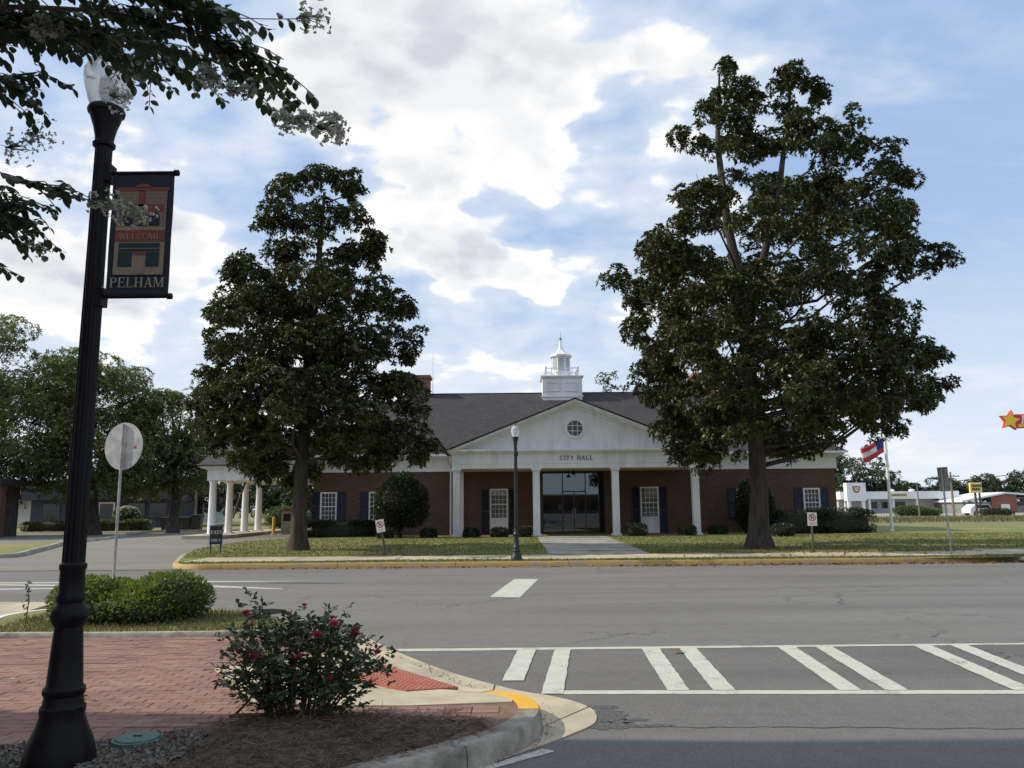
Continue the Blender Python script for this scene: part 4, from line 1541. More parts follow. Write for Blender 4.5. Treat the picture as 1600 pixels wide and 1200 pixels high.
gg = MB().add([(-18.3, .6, 3.842), (-18.3, 8.9, 3.842), (-18.3, 4.75, 5.52), (-18.15, .6, 3.842), (-18.15, 8.9, 3.842), (-18.15, 4.75, 5.52)], [(0, 2, 1), (3, 4, 5), (0, 1, 4, 3)])
part('gable', 'white_paint', can, gg)
for y in (1.0, 3.4, 5.9, 8.3):
    c = part('column', 'white_paint', can, MB().lathe([(.20, .50), (.19, .6), (.175, 2.0), (.155, 2.95), (.19, 3.0), (.21, 3.095)], 20, (-17.92, y)), True)
    part('base', 'white_paint', c, MB().box(-18.17, -17.67, y - .25, y + .25, .4, .501))
part('prop', 'wood_post', can, MB().tube([(-18.0, 4.2, 1.2), (-17.55, 4.6, 3.1)], .06, 8))
part('column', 'iron_black', can, MB().tube([(-18.35, 4.5, .2), (-18.35, 4.5, 3.1)], .05, 8))

# drive-through teller unit and bollards
tel = thing('teller_kiosk', 'grey drive-through teller kiosk beneath the hall canopy between yellow bollards', 'kiosk', (-12.75, 46.0, .25))
MB().bbox(-.32, .32, -.3, .3, 0, 1.35, .03).build('cabinet', 'concrete_grey', tel)
MB().bbox(-.38, .38, -.36, .36, 1.35, 1.42, .02).build('cap', 'brick_red', tel)
MB().box(-.2, .2, -.312, -.302, .75, 1.15).build('service_panel', 'dark_glass', tel)
for x, y, lab in ((-13.45, 45.6, 'yellow bollard left of the drive-through teller kiosk'), (-12.1, 45.6, 'yellow bollard right of the drive-through teller kiosk')):
    b = thing('bollard', lab, 'bollard', (x, y, .25), 0, 'bollards by the teller kiosk')
    MB().lathe([(.085, 0), (.085, .92), (.06, .98), (.01, 1.0)], 14).build('post', 'bollard_yellow', b, True)
    MB().lathe([(.15, 0), (.15, .06), (.086, .08)], 14).build('foot', 'concrete', b, True)

# ================================================================== LAMP POSTS
def lamp_post(loc, label, sc=1., mat='iron_black', arms=None, rz=0.):
    r = thing('street_lamp', label, 'street lamp', loc, rz, 'street lamps along the sidewalks')
    z = lambda q: q * sc
    MB().lathe([(z(a * .85), z(b)) for a, b in ((.235, 0), (.235, .05), (.225, .09), (.205, .15), (.165, .23), (.145, .29), (.150, .31), (.150, .335), (.135, .35), (.128, .40), (.140, .415), (.140, .44), (.120, .46), (.105, .66), (.094, .80))], 32).build('base', mat, r, True)
    MB().lathe([(z(a * .85), z(b)) for a, b in ((.094, .80), (.105, .815), (.122, .84), (.130, .87), (.122, .905), (.100, .925), (.090, .945), (.096, .96), (.096, .985), (.086, 1.0), (.084, 1.14), (.092, 1.15), (.092, 1.175), (.075, 1.19))], 32).build('collar', mat, r, True)
    MB().lathe([(z(.066), z(1.19)), (z(.060), z(2.6)), (z(.054), z(3.92))], 32, (0, 0), 1, .07).build('shaft', mat, r)
    MB().lathe([(z(a), z(b)) for a, b in ((.054, 3.92), (.070, 3.925), (.072, 3.945), (.058, 3.96), (.060, 3.99), (.074, 4.06), (.094, 4.12), (.101, 4.15), (.115, 4.16), (.119, 4.18), (.110, 4.20))], 28).build('fitter', mat, r, True)
    gl = MB().lathe([(z(a), z(b)) for a, b in ((.100, 4.202), (.116, 4.24), (.143, 4.34), (.156, 4.42), (.155, 4.455), (.142, 4.462), (.142, 4.475), (.130, 4.52), (.095, 4.56), (.05, 4.585), (.012, 4.592))], 28, caps=False).build('globe', 'globe', r, True)
    MB().lathe([(z(.03), z(4.20)), (z(.03), z(4.26)), (z(.045), z(4.30)), (z(.045), z(4.40)), (z(.02), z(4.43))], 12).build('bulb', 'sign_white', r, True)
    MB().lathe([(z(a), z(b)) for a, b in ((.04, 4.588), (.03, 4.60), (.018, 4.61), (.026, 4.63), (.014, 4.66), (.003, 4.68))], 14).build('finial', mat, r, True)
    if arms:
        z0, z1, L, dx, dy = arms
        for zz in (z0, z1):
            a = MB().tube([(dx * .05, dy * .05, zz), (dx * L, dy * L, zz)], .0135, 10)
            o = a.build('banner_arm', mat, r, True)
            MB().lathe([(.005, -.022), (.021, -.014), (.021, .014), (.005, .022)], 12).build('arm_end', mat, o, True, (dx * L, dy * L, zz), (0, R(90), math.atan2(dy, dx)))
            MB().bbox(-.035, .075, -.045, .045, zz - .065, zz + .065, .012).build('arm_bracket', mat, o, False)
    return r


lamp_post((-2.735, 5.08, .15), 'tall black fluted lamp post in the left foreground carrying a welcome banner', 1., 'iron_black', (3.735, 2.885, .50, 1, 0))
lamp_post((.085, 22.9 + .55, .15), 'black lamp post with white acorn globe standing across the street before the hall', .845, 'iron_green', (3.05, 2.42, .32, 0, -1))

# banner of the near lamp (a sheet of vinyl with printed panels)
ban = thing('welcome_banner', 'dark vinyl banner with a brick storefront picture reading WELCOME PELHAM', 'banner', (-2.45, 5.08, .15))
bx0, bx1, bz0, bz1 = -.205, .205, 2.895, 3.728
mb = MB()
nb = 10
for i in range(nb + 1):
    z = bz0 + (bz1 - bz0) * i / nb
    for x, y in ((bx0, -.002), (bx1, -.002)):
        mb.v.append((x, y + .003 * math.sin(i * 1.1), z))
for i in range(nb):
    b = i * 2
    mb.f.append((b, b + 1, b + 3, b + 2))
cloth = mb.build('cloth', 'banner_dark', ban)
cloth.modifiers.new('thickness', 'SOLIDIFY').thickness = .002


def prt(name, mat, rects, lay, polys=()):
    m_ = MB()
    for x0, x1, z0, z1 in rects:
        m_.quad((x0, lay, z0), (x1, lay, z0), (x1, lay, z1), (x0, lay, z1))
    for q in polys:
        m_.add([(x, lay, z) for x, z in q], [tuple(range(len(q)))])
    return m_.build(name, mat, ban)


prt('printed_facade', 'banner_cream', [(-.165, .165, 3.03, 3.63)], -.0075)
rb = random.Random(4)
bricks = []
z = 3.36
while z < 3.61:
    x = -.16 + rb.uniform(-.03, 0)
    while x < .155:
        w = rb.uniform(.05, .085)
        bricks.append((max(-.163, x), min(.163, x + w), z, z + .021))
        x += w + .006
    z += .027
prt('printed_bricks', 'banner_brick', bricks, -.0085)
prt('printed_trim', 'banner_red', [(-.175, .175, 3.605, 3.632), (-.025, .025, 3.47, 3.61), (-.15, .15, 3.46, 3.515), (-.165, .165, 3.255, 3.335), (-.06, .06, 3.165, 3.185)], -.0095,
    [[(.055 * math.cos(R(a)), 3.628 + .03 * math.sin(R(a))) for a in range(0, 181, 20)]])
arch = lambda cx: [(cx - .034, 3.365), (cx + .034, 3.365), (cx + .034, 3.43)] + [(cx + .034 * math.cos(R(a)), 3.43 + .03 * math.sin(R(a))) for a in range(20, 161, 20)] + [(cx - .034, 3.43)]
prt('printed_windows', 'banner_dark', [], -.0105, [arch(-.085), arch(.0 + .005), arch(.09)])
prt('printed_storefront', 'banner_green', [(-.135, -.045, 3.085, 3.185), (.048, .135, 3.085, 3.185), (-.135, .135, 3.19, 3.245)], -.0105)
prt('printed_door', 'banner_cream', [(-.04, .04, 3.04, 3.16), (-.13, .13, 3.207, 3.211)], -.0112)
l_, _ = lettering('WELCOME', .042, .08, 0, .0006)
l_.build('welcome_lettering', 'banner_cream', ban, loc=(0, -.0105, 3.272))
l_, _ = lettering('PELHAM', .067, .06, 0, .0006)
l_.build('town_lettering', 'banner_gold', ban, loc=(0, -.0082, 2.945))
# banner on the far lamp, seen edge on
fb = thing('side_banner', 'narrow banner seen almost edge-on hanging from the lamp across the street', 'banner', (.085, 23.45, .15))
c2_ = MB().box(-.006, .006, -.315, -.085, 2.425, 3.045).build('cloth', 'banner_dark', fb)
MB().box(-.011, -.0065, -.29, -.11, 2.56, 2.98).build('printed_facade', 'banner_red', fb)
MB().box(.0065, .011, -.29, -.11, 2.56, 2.98).build('printed_facade', 'banner_red', fb)

# ================================================================== SIGNS
rs = thing('round_sign', 'back of a round road sign on a thin grey post behind the hedge', 'road sign', (-9.2, 18.85, 0.), R(-18))
MB().tube([(0, 0, -.1), (0, 0, 3.68)], .032, 10).build('post', 'galv', rs, True)
d = MB()
n = 40
d.add([(.56 * math.cos(2 * PI * i / n), -.040, 3.16 + .56 * math.sin(2 * PI * i / n)) for i in range(n)] + [(.56 * math.cos(2 * PI * i / n), -.046, 3.16 + .56 * math.sin(2 * PI * i / n)) for i in range(n)],
      [tuple(range(n)), tuple(range(2 * n - 1, n - 1, -1))] + [(i, n + i, n + (i + 1) % n, (i + 1) % n) for i in range(n)])
# the sign plate is on the far side of the post
for i, v in enumerate(d.v):
    d.v[i] = (v[0], v[1] * -1, v[2])
d.f = [f[::-1] for f in d.f]
d.build('plate', 'sign_back', rs)
MB().box(.30, .36, .0335, .0385, 3.10, 3.17).build('red_sticker', 'red_mark', rs)
for z in (2.85, 3.45):
    MB().lathe([(.012, 0), (.012, .008), (.004, .012)], 8).build('bolt', 'galv', rs, False, (0, -.034, z), (R(90), 0, 0))


def small_sign(name, label, loc, tilt, h, w, hh, rz=0., wood=True):
    r = thing(name, label, 'sign', loc, rz, 'small no parking signs on the lawn edge')
    r.rotation_euler = (0, tilt, rz)
    MB().tube([(0, 0, -.15), (0, 0, h)], .036 if wood else .025, 8).build('post', 'wood_post', r)
    MB().bbox(-w / 2, w / 2, -.052, -.040, h - hh, h, .002).build('panel', 'sign_white', r)
    l, tw = lettering('P', hh * .34, .1, 0, .003)
    l.build('lettering', 'text_dark', r, loc=(0, -.0525, h - hh * .55))
    ringm = MB()
    n = 24
    cz = h - hh * .38
    for i in range(n):
        a, b = 2 * PI * i / n, 2 * PI * (i + 1) / n
        ro, ri = hh * .28, hh * .22
        ringm.xprism([(ri * math.cos(a), cz + ri * math.sin(a)), (ro * math.cos(a), cz + ro * math.sin(a)), (ro * math.cos(b), cz + ro * math.sin(b)), (ri * math.cos(b), cz + ri * math.sin(b))], -.0575, -.0555)
    s_ = hh * .16
    ringm.xprism([(-s_ - .012, cz + s_ - .012), (-s_ + .012, cz + s_ + .012), (s_ + .012, cz - s_ + .012), (s_ - .012, cz - s_ - .012)][::-1], -.0590, -.0576)
    ringm.build('prohibition_ring', 'red_mark', r)
    bar = MB()
    for k in range(2):
        bar.box(-w * .33, w * .33, -.0545, -.0522, h - hh * (.80 + .1 * k), h - hh * (.77 + .1 * k))
    bar.build('small_print', 'red_mark', r)
    return r


small_sign('no_parking_sign', 'leaning white no parking sign on a short post by the bushy shrub', (-4.08, 26.1, .15), R(-11), 1.17, .27, .40)
small_sign('no_parking_sign', 'white no parking sign on a dark post right of the larger magnolia', (9.58, 26.1, .15), R(1), 1.26, .30, .42)

es = thing('exit_sign', 'small blue EXIT ONLY board on two legs at the driveway', 'sign', (-10.45, 28.6, .14), R(24))
MB().bbox(-.215, .215, -.03, .03, .32, .98, .01).build('board', 'sign_blue', es)
for x in (-.165, .165):
    MB().box(x - .025, x + .025, -.028, .028, -.1, .319).build('leg', 'sign_blue', es)
MB().box(-.185, .185, -.036, -.0305, .36, .94).build('face', 'sign_black', es)
l_, _ = lettering('EXIT', .120, .10, 0, .004)
l_.build('lettering', 'sign_white', es, loc=(0, -.0365, .68))
l_, _ = lettering('ONLY', .095, .06, 0, .004)
l_.build('lettering', 'sign_white', es, loc=(0, -.0365, .42))

ed = thing('street_sign', 'grey road sign seen edge-on, leaning on its thin post at the right sidewalk', 'road sign', (13.0, 24.25, .14), R(-68))
ed.rotation_euler = (R(2), 0, R(-81))
MB().tube([(0, 0, -.15), (0, 0, 2.55)], .028, 8).build('post', 'galv', ed, True)
MB().bbox(-.23, .23, .030, .036, 1.88, 2.60, .002).build('plate', 'galv', ed)
MB().box(-.20, .20, .0365, .038, 1.92, 2.56).build('face', 'sign_white', ed)

# ================================================================== FLAGPOLE
fp = thing('flagpole', 'tall pale flagpole on the lawn at the right end of the hall', 'flagpole', (19.65, 42.2, .22))
MB().lathe([(.075, 0), (.07, 3.), (.05, 7.6), (.035, 8.6)], 14).build('pole', 'sign_white', fp, True)
MB().lathe([(.2, 0), (.2, .04), (.1, .09), (.076, .14)], 16).build('foot', 'sign_white', fp, True)
MB().lathe([(.01, 8.58), (.07, 8.65), (.09, 8.72), (.06, 8.8), (.01, 8.83)], 12).build('finial', 'sign_yellow', fp, True)
MB().tube([(.07, -.06, 1.2), (.06, -.05, 8.4)], .008, 4).build('halyard', 'sign_white', fp)


def flag(name, label, z_top, w, h, droop, colorf, rows, cols, seed):
    mb = MB()
    rg = random.Random(seed)
    ph = rg.uniform(0, 6)
    for j in range(rows + 1):
        for i in range(cols + 1):
            u, v = i / cols, j / rows
            x = -w * u * (.80 - .12 * v) - .05
            zz = z_top - h * v - droop * u * (1.0 + .2 * math.sin(3 * u + ph))
            yy = .10 * math.sin(7 * u + ph + 2 * v) * (.3 + u) + .05
            mb.v.append((x, yy, zz))
    for j in range(rows):
        for i in range(cols):
            q = j * (cols + 1) + i
            mb.f.append((q, q + 1, q + cols + 2, q + cols + 1))
    me = mb.mesh('flag', False)
    for m_ in ('flag_red', 'flag_white', 'flag_blue'):
        me.materials.append(MATS[m_])
    k = 0
    for j in range(rows):
        for i in range(cols):
            me.polygons[k].material_index = colorf(i / cols, j, rows)
            me.polygons[k].use_smooth = True
            k += 1
    o = link(name, me, None, None, (19.65, 42.2, .22))
    tag(o, label, 'flag')
    o.modifiers.new('thickness', 'SOLIDIFY').thickness = .004


flag('national_flag', 'red and white striped flag with blue corner drooping near the top of the flagpole', 6.9, 1.4, .8, .8, lambda u, j, n: 2 if (u < .4 and j < 7) else (0 if j % 2 == 0 else 1), 13, 15, 1)
flag('state_flag', 'lower flag with blue corner and red and white bars drooping on the flagpole', 4.9, 1.55, .75, .5, lambda u, j, n: 2 if (u < .28 and j < 8) else (0 if (j < 4 or j >= 8) else 1), 12, 15, 2)

# ================================================================== TREES
MAGR = [(-0.4,18.1,0.53),(0.1,17.4,0.68),(-0.9,16.7,0.63),(0.6,16.7,0.54),(-1.7,15.4,0.63),(-0.7,15.2,0.77),(0.3,14.9,0.58),(-1.9,13.8,0.58),(-1.1,13.2,0.71),(-2.2,12.8,0.43),(-0.2,13.2,0.53),(2.2,17.9,0.54),(3.0,17.5,0.44),(3.3,17.1,0.29),(1.6,17.1,0.63),(2.3,16.4,0.63),(1.7,15.4,0.63),(2.4,15.4,0.48),(1.5,14.4,0.58),(4.3,14.7,0.82),(5.5,14.5,0.87),(6.2,13.6,0.62),(3.2,14.0,0.86),(3.4,12.7,1.05),(4.8,12.9,0.96),(6.0,12.1,0.62),(2.0,13.2,0.86),(5.2,11.0,0.85),(6.3,10.9,0.71),(7.2,10.8,0.47),(7.5,10.4,0.28),(6.8,10.2,0.33),(5.9,10.1,0.45),(4.9,9.9,0.5),(4.0,10.7,1.04),(-2.9,11.3,0.85),(-3.8,10.8,0.71),(-4.6,10.1,0.61),(-4.9,9.6,0.33),(-3.6,9.6,0.79),(-2.4,9.8,1.03),(-1.2,10.3,1.04),(0.5,11.2,1.09),(2.1,11.2,1.19),(-3.9,8.1,0.7),(-3.0,7.7,1.02),(-1.6,8.1,1.26),(0.3,8.8,1.31),(2.2,9.0,1.26),(3.3,7.8,0.93),(4.7,7.6,0.93),(5.2,8.4,0.47),(5.8,6.9,0.84),(6.6,6.8,0.56),(6.7,5.9,0.51),(5.2,5.9,0.92),(5.9,5.2,0.6),(-4.0,7.0,0.56),(-3.3,6.0,0.93),(-1.9,6.0,1.29),(-0.0,6.4,1.38),(2.1,6.7,1.3),(3.6,5.9,1.01),(-2.9,4.6,0.83),(-1.8,4.4,1.0),(-2.7,3.5,0.5),(-0.1,4.8,1.15),(1.7,4.8,1.15),(3.1,4.6,1.01),(4.4,4.5,0.83),(1.4,3.9,0.82),(-1.3,3.5,0.68),(-2.2,3.7,0.59)]
MAGL = [(0.6,14.4,0.7),(1.5,14.2,0.55),(-0.1,14.2,0.65),(-1.1,13.8,0.65),(1.9,13.8,0.4),(-1.5,12.8,0.59),(-2.0,12.5,0.4),(-0.5,12.8,0.89),(0.9,13.0,0.99),(1.9,12.6,0.64),(2.7,11.8,0.44),(-1.0,11.2,0.83),(-1.9,10.7,0.88),(-2.4,10.2,0.63),(0.5,11.2,1.17),(2.0,11.0,0.83),(2.5,11.5,0.59),(-2.6,9.5,0.73),(-1.4,9.2,1.17),(0.1,9.5,1.21),(1.5,9.7,1.17),(3.0,9.4,0.83),(3.7,9.2,0.49),(-3.1,8.8,0.58),(-3.3,7.8,0.63),(-2.0,7.5,1.11),(-0.6,7.7,1.11),(1.1,7.7,1.21),(2.5,7.7,1.2),(3.7,8.0,0.67),(4.0,7.2,0.29),(-3.4,6.3,0.81),(-3.8,5.4,0.42),(-2.4,5.9,1.0),(-1.0,5.8,1.1),(0.6,5.8,1.09),(2.3,6.0,1.19),(3.6,6.0,0.77),(4.1,5.3,0.57),(-3.4,4.7,0.5),(-2.5,4.6,.85),(-1.2,4.2,1.0),(0.5,4.3,1.09),(2.1,4.3,1.18),(3.5,4.3,0.94),(4.4,4.3,0.42),(4.7,3.9,0.28),(-1.9,3.3,0.61),(-3.1,3.9,0.48),(-1.4,2.8,0.42),(3.1,3.6,0.51),(1.6,3.5,0.62),(4.2,3.6,0.37),(-0.7,3.2,0.56)]


def trunk_mesh(path, rad, rng, n=18, lobes=5, flare=.35):
    """fluted, flared trunk along a path"""
    mb = MB()
    vs, fs = [], []
    ph = rng.uniform(0, 6)
    for i, (p, r) in enumerate(zip(path, rad)):
        f = max(0., 1 - (p[2] - path[0][2]) / 1.1)
        for k in range(n):
            a = 2 * PI * k / n
            q = r * (1 + (flare * f * f) * (1 + .45 * math.cos(lobes * a + ph)) + .07 * math.sin(3 * a + ph + p[2] * .6) + rng.uniform(-.03, .03))
            vs.append((p[0] + q * math.cos(a), p[1] + q * math.sin(a), p[2]))
    for i in range(len(path) - 1):
        for k in range(n):
            j = (k + 1) % n
            fs.append((i * n + k, i * n + j, (i + 1) * n + j, (i + 1) * n + k))
    b = (len(path) - 1) * n
    fs.append(tuple(range(b, b + n)))
    return mb.add(vs, fs)


def densify(path, rad, step=.35):
    P, Q = [], []
    for i in range(len(path) - 1):
        a, b = Vector(path[i]), Vector(path[i + 1])
        k = max(1, int((b - a).length / step))
        for j in range(k):
            t = j / k
            P.append(tuple(a.lerp(b, t)))
            Q.append(rad[i] + (rad[i + 1] - rad[i]) * t)
    P.append(tuple(path[-1]))
    Q.append(rad[-1])
    return P, Q


def magnolia(label, loc, clumps, path, rad, seed, leader=None, ndepth=4, density=1.):
    rng = random.Random(seed)
    nr = np.random.default_rng(seed)
    t = thing('magnolia_tree', label, 'tree', loc, 0, 'magnolias before the city hall')
    P, Q = densify(path, rad)
    trunk_mesh(P, Q, rng).build('trunk', 'bark', t, True)
    if leader:
        trunk_mesh(*densify(*leader), rng, 10, 3, 0).build('leader', 'bark', t, True)
    zs = [p[2] for p in path]

    def on_trunk(z, path=path):
        for a, b in zip(path, path[1:]):
            if a[2] <= z <= b[2]:
                return Vector(a).lerp(Vector(b), (z - a[2]) / (b[2] - a[2]))
        return Vector(path[-1])
    C, RR = [], []
    byz = {}
    for dx, z, r in clumps:
        # reach of the crown at this height gives its depth
        reach = max(.8, max(abs(a) for a, zz, _ in clumps if abs(zz - z) < 1.2) * .92)
        half = math.sqrt(max(.15, reach ** 2 - dx ** 2))
        if z > zs[-1] - 3.4:
            half = min(half, .9)
        n = max(1, int(ndepth * min(1., half / 2.2) * (.8 if z > 9 else 1.) + rng.random()))
        for k in range(n):
            dy = 0. if n == 1 else -half + 2 * half * (k + rng.uniform(.2, .8)) / n
            sh = 1. if abs(dy) < .8 else (.88 if abs(dy) < 1.8 else .76)
            C.append((dx * sh + rng.uniform(-.08, .08), dy, z + rng.uniform(-.12, .12) + (.45 if z < 5 and dy < -1 else 0)))
            RR.append(r * rng.uniform(.82, 1.06))
    C = np.array(C)
    RR = np.array(RR)
    cen, ax = [], []
    for c, r in zip(C, RR):
        # every clump is a handful of leafy boughs with gaps between them
        m = int(4 + 7.5 * r * density)
        d = sphere_dirs(m, nr, .15)
        sub = c + d * (r * nr.uniform(.5, 1.0, m))[:, None] * np.array([1.05, 1.05, .85])
        for sc_, dd in zip(sub, d):
            rs_ = nr.uniform(.24, .44) * min(1., .55 + r * .5)
            k = int(20 * (rs_ / .35) ** 1.7) + 3
            e = sphere_dirs(k, nr, .35)
            q = sc_ + e * (rs_ * nr.uniform(.55, 1.05, k))[:, None] * np.array([1.15, 1.15, .72])
            cen.append(q)
            ax.append(e * .9 + dd * .35 + np.array([0, 0, .4]))
    # stray sprigs poking out of the outline
    k = nr.integers(0, len(C), int(60 * density))
    d = sphere_dirs(len(k), nr, .2)
    for f in (1.0, 1.1):
        cen.append(C[k] + d * (RR[k] * f)[:, None])
        ax.append(d + np.array([0, 0, .3]))
    cen = np.concatenate(cen)
    ax = np.concatenate(ax)
    Pn, A = rosettes(cen, ax, nr, 7, .95, .3)
    n = len(Pn)
    me = leaves('crown', Pn, A, nr.uniform(.13, .21, n), nr.uniform(.06, .095, n), nr, .14, .08)
    tag(link('crown', me, 'mag_leaf', t), kind='stuff')
    # limbs reach the larger clumps
    order = sorted(range(len(C)), key=lambda i: -(abs(C[i][0]) + abs(C[i][1]) * .7 + RR[i]))
    used = []
    for i in order:
        c = Vector(C[i])
        if c.z < 4.4 or any((c - u).length < 1.25 for u in used):
            continue
        used.append(c)
        if len(used) > 44:
            break
        z0 = max(path[0][2] + 2.2, min(c.z - .35 * math.hypot(c.x, c.y) + rng.uniform(-.3, .2), zs[-1] - .2))
        a = on_trunk(z0)
        if leader and c.x > 1.3 and c.z > 12:
            a = on_trunk(max(leader[0][0][2], min(c.z - .8, leader[0][-1][2])), leader[0])
        mid = a.lerp(c, .45) + Vector((rng.uniform(-.35, .35), rng.uniform(-.35, .35), -.10 * (c - a).length + rng.uniform(-.1, .45)))
        m2 = a.lerp(c, .78) + Vector((rng.uniform(-.3, .3), rng.uniform(-.3, .3), rng.uniform(-.2, .35)))
        L = (c - a).length
        r0 = .028 + .011 * L
        pts = [a, a.lerp(mid, .5), mid, m2, c]
        mb = MB().tube(pts, [r0, r0 * .8, r0 * .55, r0 * .3, .008], 7, .08, rng)
        for s in range(3):
            e = c + Vector((rng.uniform(-1, 1), rng.uniform(-1, 1), rng.uniform(-.2, .9))) * RR[i] * .9
            mb.tube([m2, m2.lerp(e, .5) + Vector((0, 0, .08)), e], [r0 * .32, r0 * .2, .006], 5)
        mb.build('limb', 'bark', t, True)
    return t


magnolia('dark pyramid-shaped magnolia left of the portico, the smaller of two', (-7.8, 29.5, .18), [(a * (1. - .10 * max(0., min(1., (b - 8) / 3))), b - .18, c) for a, b, c in MAGL],
         [(0, 0, -.1), (0, 0, .5), (.02, 0, 2), (.05, 0, 3), (.1, .05, 5), (.2, 0, 8), (.45, 0, 11), (.6, 0, 13.6)], [.33, .29, .25, .235, .20, .16, .11, .05], 21, None, 3.1, 1.05)
magnolia('tall spreading magnolia with two tops standing right of the portico', (8.6, 28.5, .18), [(a, b - .18, c) for a, b, c in MAGR],
         [(0, 0, -.1), (0, 0, .5), (.1, 0, 2), (.1, 0, 4), (-.05, .05, 7), (-.2, .05, 9.5), (-.55, 0, 12), (-.75, 0, 15), (-.55, 0, 17.8)], [.41, .36, .30, .28, .25, .20, .15, .10, .04], 33,
         ([(-.1, .1, 8), (.8, .3, 10.5), (1.5, .2, 13), (1.9, .1, 15.5), (2.2, 0, 17.6)], [.17, .15, .12, .08, .04]), 3.1, 1.0)


def crown_tree(name, label, loc, trunk, rad, crown, nclump, mat, seed, leaf=.2, group=None, dens=1., limbs=10, bark='bark_dark', cr=1.3):
    """broad tree: trunk path, crown = list of ellipsoids (cx, cy, cz, rx, ry, rz)"""
    rng = random.Random(seed)
    nr = np.random.default_rng(seed)
    t = thing(name, label, 'tree', loc, 0, group)
    P, Q = densify(trunk, rad, .5)
    trunk_mesh(P, Q, rng, 12, 4, .3).build('trunk', bark, t, True)
    cen, ax, cs = [], [], []
    vol = [e[3] * e[4] * e[5] for e in crown]
    for e, v in zip(crown, vol):
        n = max(4, int(nclump * v / sum(vol)))
        d = sphere_dirs(n, nr, .15)
        rr = nr.uniform(.45, 1., n) ** .5
        cc = np.array(e[:3]) + d * rr[:, None] * np.array(e[3:])
        for c in cc:
            r = cr * nr.uniform(.65, 1.15)
            cs.append((c, r))
            m = int(60 * r * r * dens)
            dd = sphere_dirs(m, nr, .25)
            q = c + dd * (r * nr.uniform(.3, 1., m) ** .45)[:, None] * np.array([1.1, 1.1, .65])
            q += np.sin(q * 3.1 + c.sum()) * .12
            cen.append(q)
            ax.append(dd + np.array([0, 0, .35]))
    cen, ax = np.concatenate(cen), np.concatenate(ax)
    Pn, A = rosettes(cen, ax, nr, 5, .9, .35)
    n = len(Pn)
    tag(link('crown', leaves('crown', Pn, A, nr.uniform(.75, 1.3, n) * leaf, nr.uniform(.35, .55, n) * leaf, nr, .12, .1), mat, t), kind='stuff')
    cs.sort(key=lambda q: -q[1])
    for c, r in cs[:limbs]:
        c = Vector(c)
        a = Vector(trunk[-1]).lerp(Vector(trunk[-2]), rng.uniform(0, .7))
        mid = a.lerp(c, .5) + Vector((rng.uniform(-.5, .5), rng.uniform(-.5, .5), rng.uniform(.1, .8)))
        r0 = rad[-1] * .6
        MB().tube([a, a.lerp(mid, .5), mid, mid.lerp(c, .6), c], [r0, r0 * .8, r0 * .55, r0 * .35, .02], 6, .08, rng).build('limb', bark, t, True)
    return t


G1 = 'shade trees beyond the driveway'
crown_tree('oak_tree', 'largest shade oak at the far left edge, behind the near lamp post', (-37, 54, 0), [(0, 0, -.1), (0, 0, .8), (.2, 0, 2.5), (.1, 0, 4.5)], [.65, .55, .5, .42],
           [(-1.5, 0, 11.0, 6.5, 5, 4.8), (2.8, -1, 7.5, 5.5, 5, 3.4), (-3, 0, 6.0, 5, 5, 3.2), (6.2, 0, 9.8, 2.2, 2.2, 2.4), (1, -2, 4.8, 5.5, 4, 1.5)], 170, 'oak_leaf', 41, .23, G1, 1.0, 14, cr=1.35)
crown_tree('oak_tree', 'middle shade oak behind the round sign', (-29.5, 57, 0), [(0, 0, -.1), (0, 0, .8), (-.2, 0, 2.5), (0, 0, 4.0)], [.5, .42, .38, .3],
           [(-.5, 0, 8.8, 4.2, 4, 3.6), (.5, -1, 6.0, 4.5, 4, 2.6), (-2, 0, 10.8, 2.4, 2.4, 1.8), (0, -1, 3.9, 4.6, 3.5, 1.5)], 150, 'oak_leaf', 42, .23, G1, 1.0, 12, cr=1.25)
crown_tree('oak_tree', 'rounded shade oak between the round sign and the hall canopy', (-25.2, 60, 0), [(0, 0, -.1), (0, 0, .8), (.2, 0, 2.3), (0, 0, 3.6)], [.45, .38, .34, .28],
           [(-.5, 0, 7.4, 3.8, 3.6, 3.0), (1.4, -.5, 5.2, 2.6, 3, 2.4), (-2.5, 0, 5.0, 3, 3, 2.2), (0, -.5, 3.4, 3.6, 3, 1.5)], 130, 'oak_leaf', 43, .22, G1, 1.0, 12, cr=1.15)
G2 = 'trees beyond the far left lot'
for k, (x, y, s, lab) in enumerate(((-33.5, 86, .78, 'far green tree seen just left of the canopy columns'), (-26.5, 90, .85, 'far green tree seen between the first canopy columns'), (-20.5, 84, .80, 'far green tree seen through the canopy columns by the kiosk'),
                                    (-29.5, 104, 1.0, 'far green tree rising behind the wheeled bins'), (-23.5, 99, .9, 'far green tree behind the middle canopy columns'), (-31.5, 95, .85, 'far green tree filling the gap beside the front canopy column'), (-55, 88, 1.35, 'far dark tree at the left edge behind the oaks'), (-43, 92, 1.0, 'far dark tree behind the largest oak'))):
    crown_tree('far_tree', lab, (x, y, 0), [(0, 0, -.1), (0, 0, 1), (0, 0, 2.4 * s)], [.3 * s, .26 * s, .2 * s],
               [(0, 0, 4.6 * s, 3.4 * s, 3.4 * s, 2.6 * s), (1.5 * s, 0, 3.2 * s, 2.6 * s, 2.6 * s, 1.8 * s), (-1.6 * s, 0, 3.0 * s, 2.4 * s, 2.6 * s, 1.7 * s)], 46, 'far_leaf', 50 + k, .34, G2, .5, 5, cr=1.2)
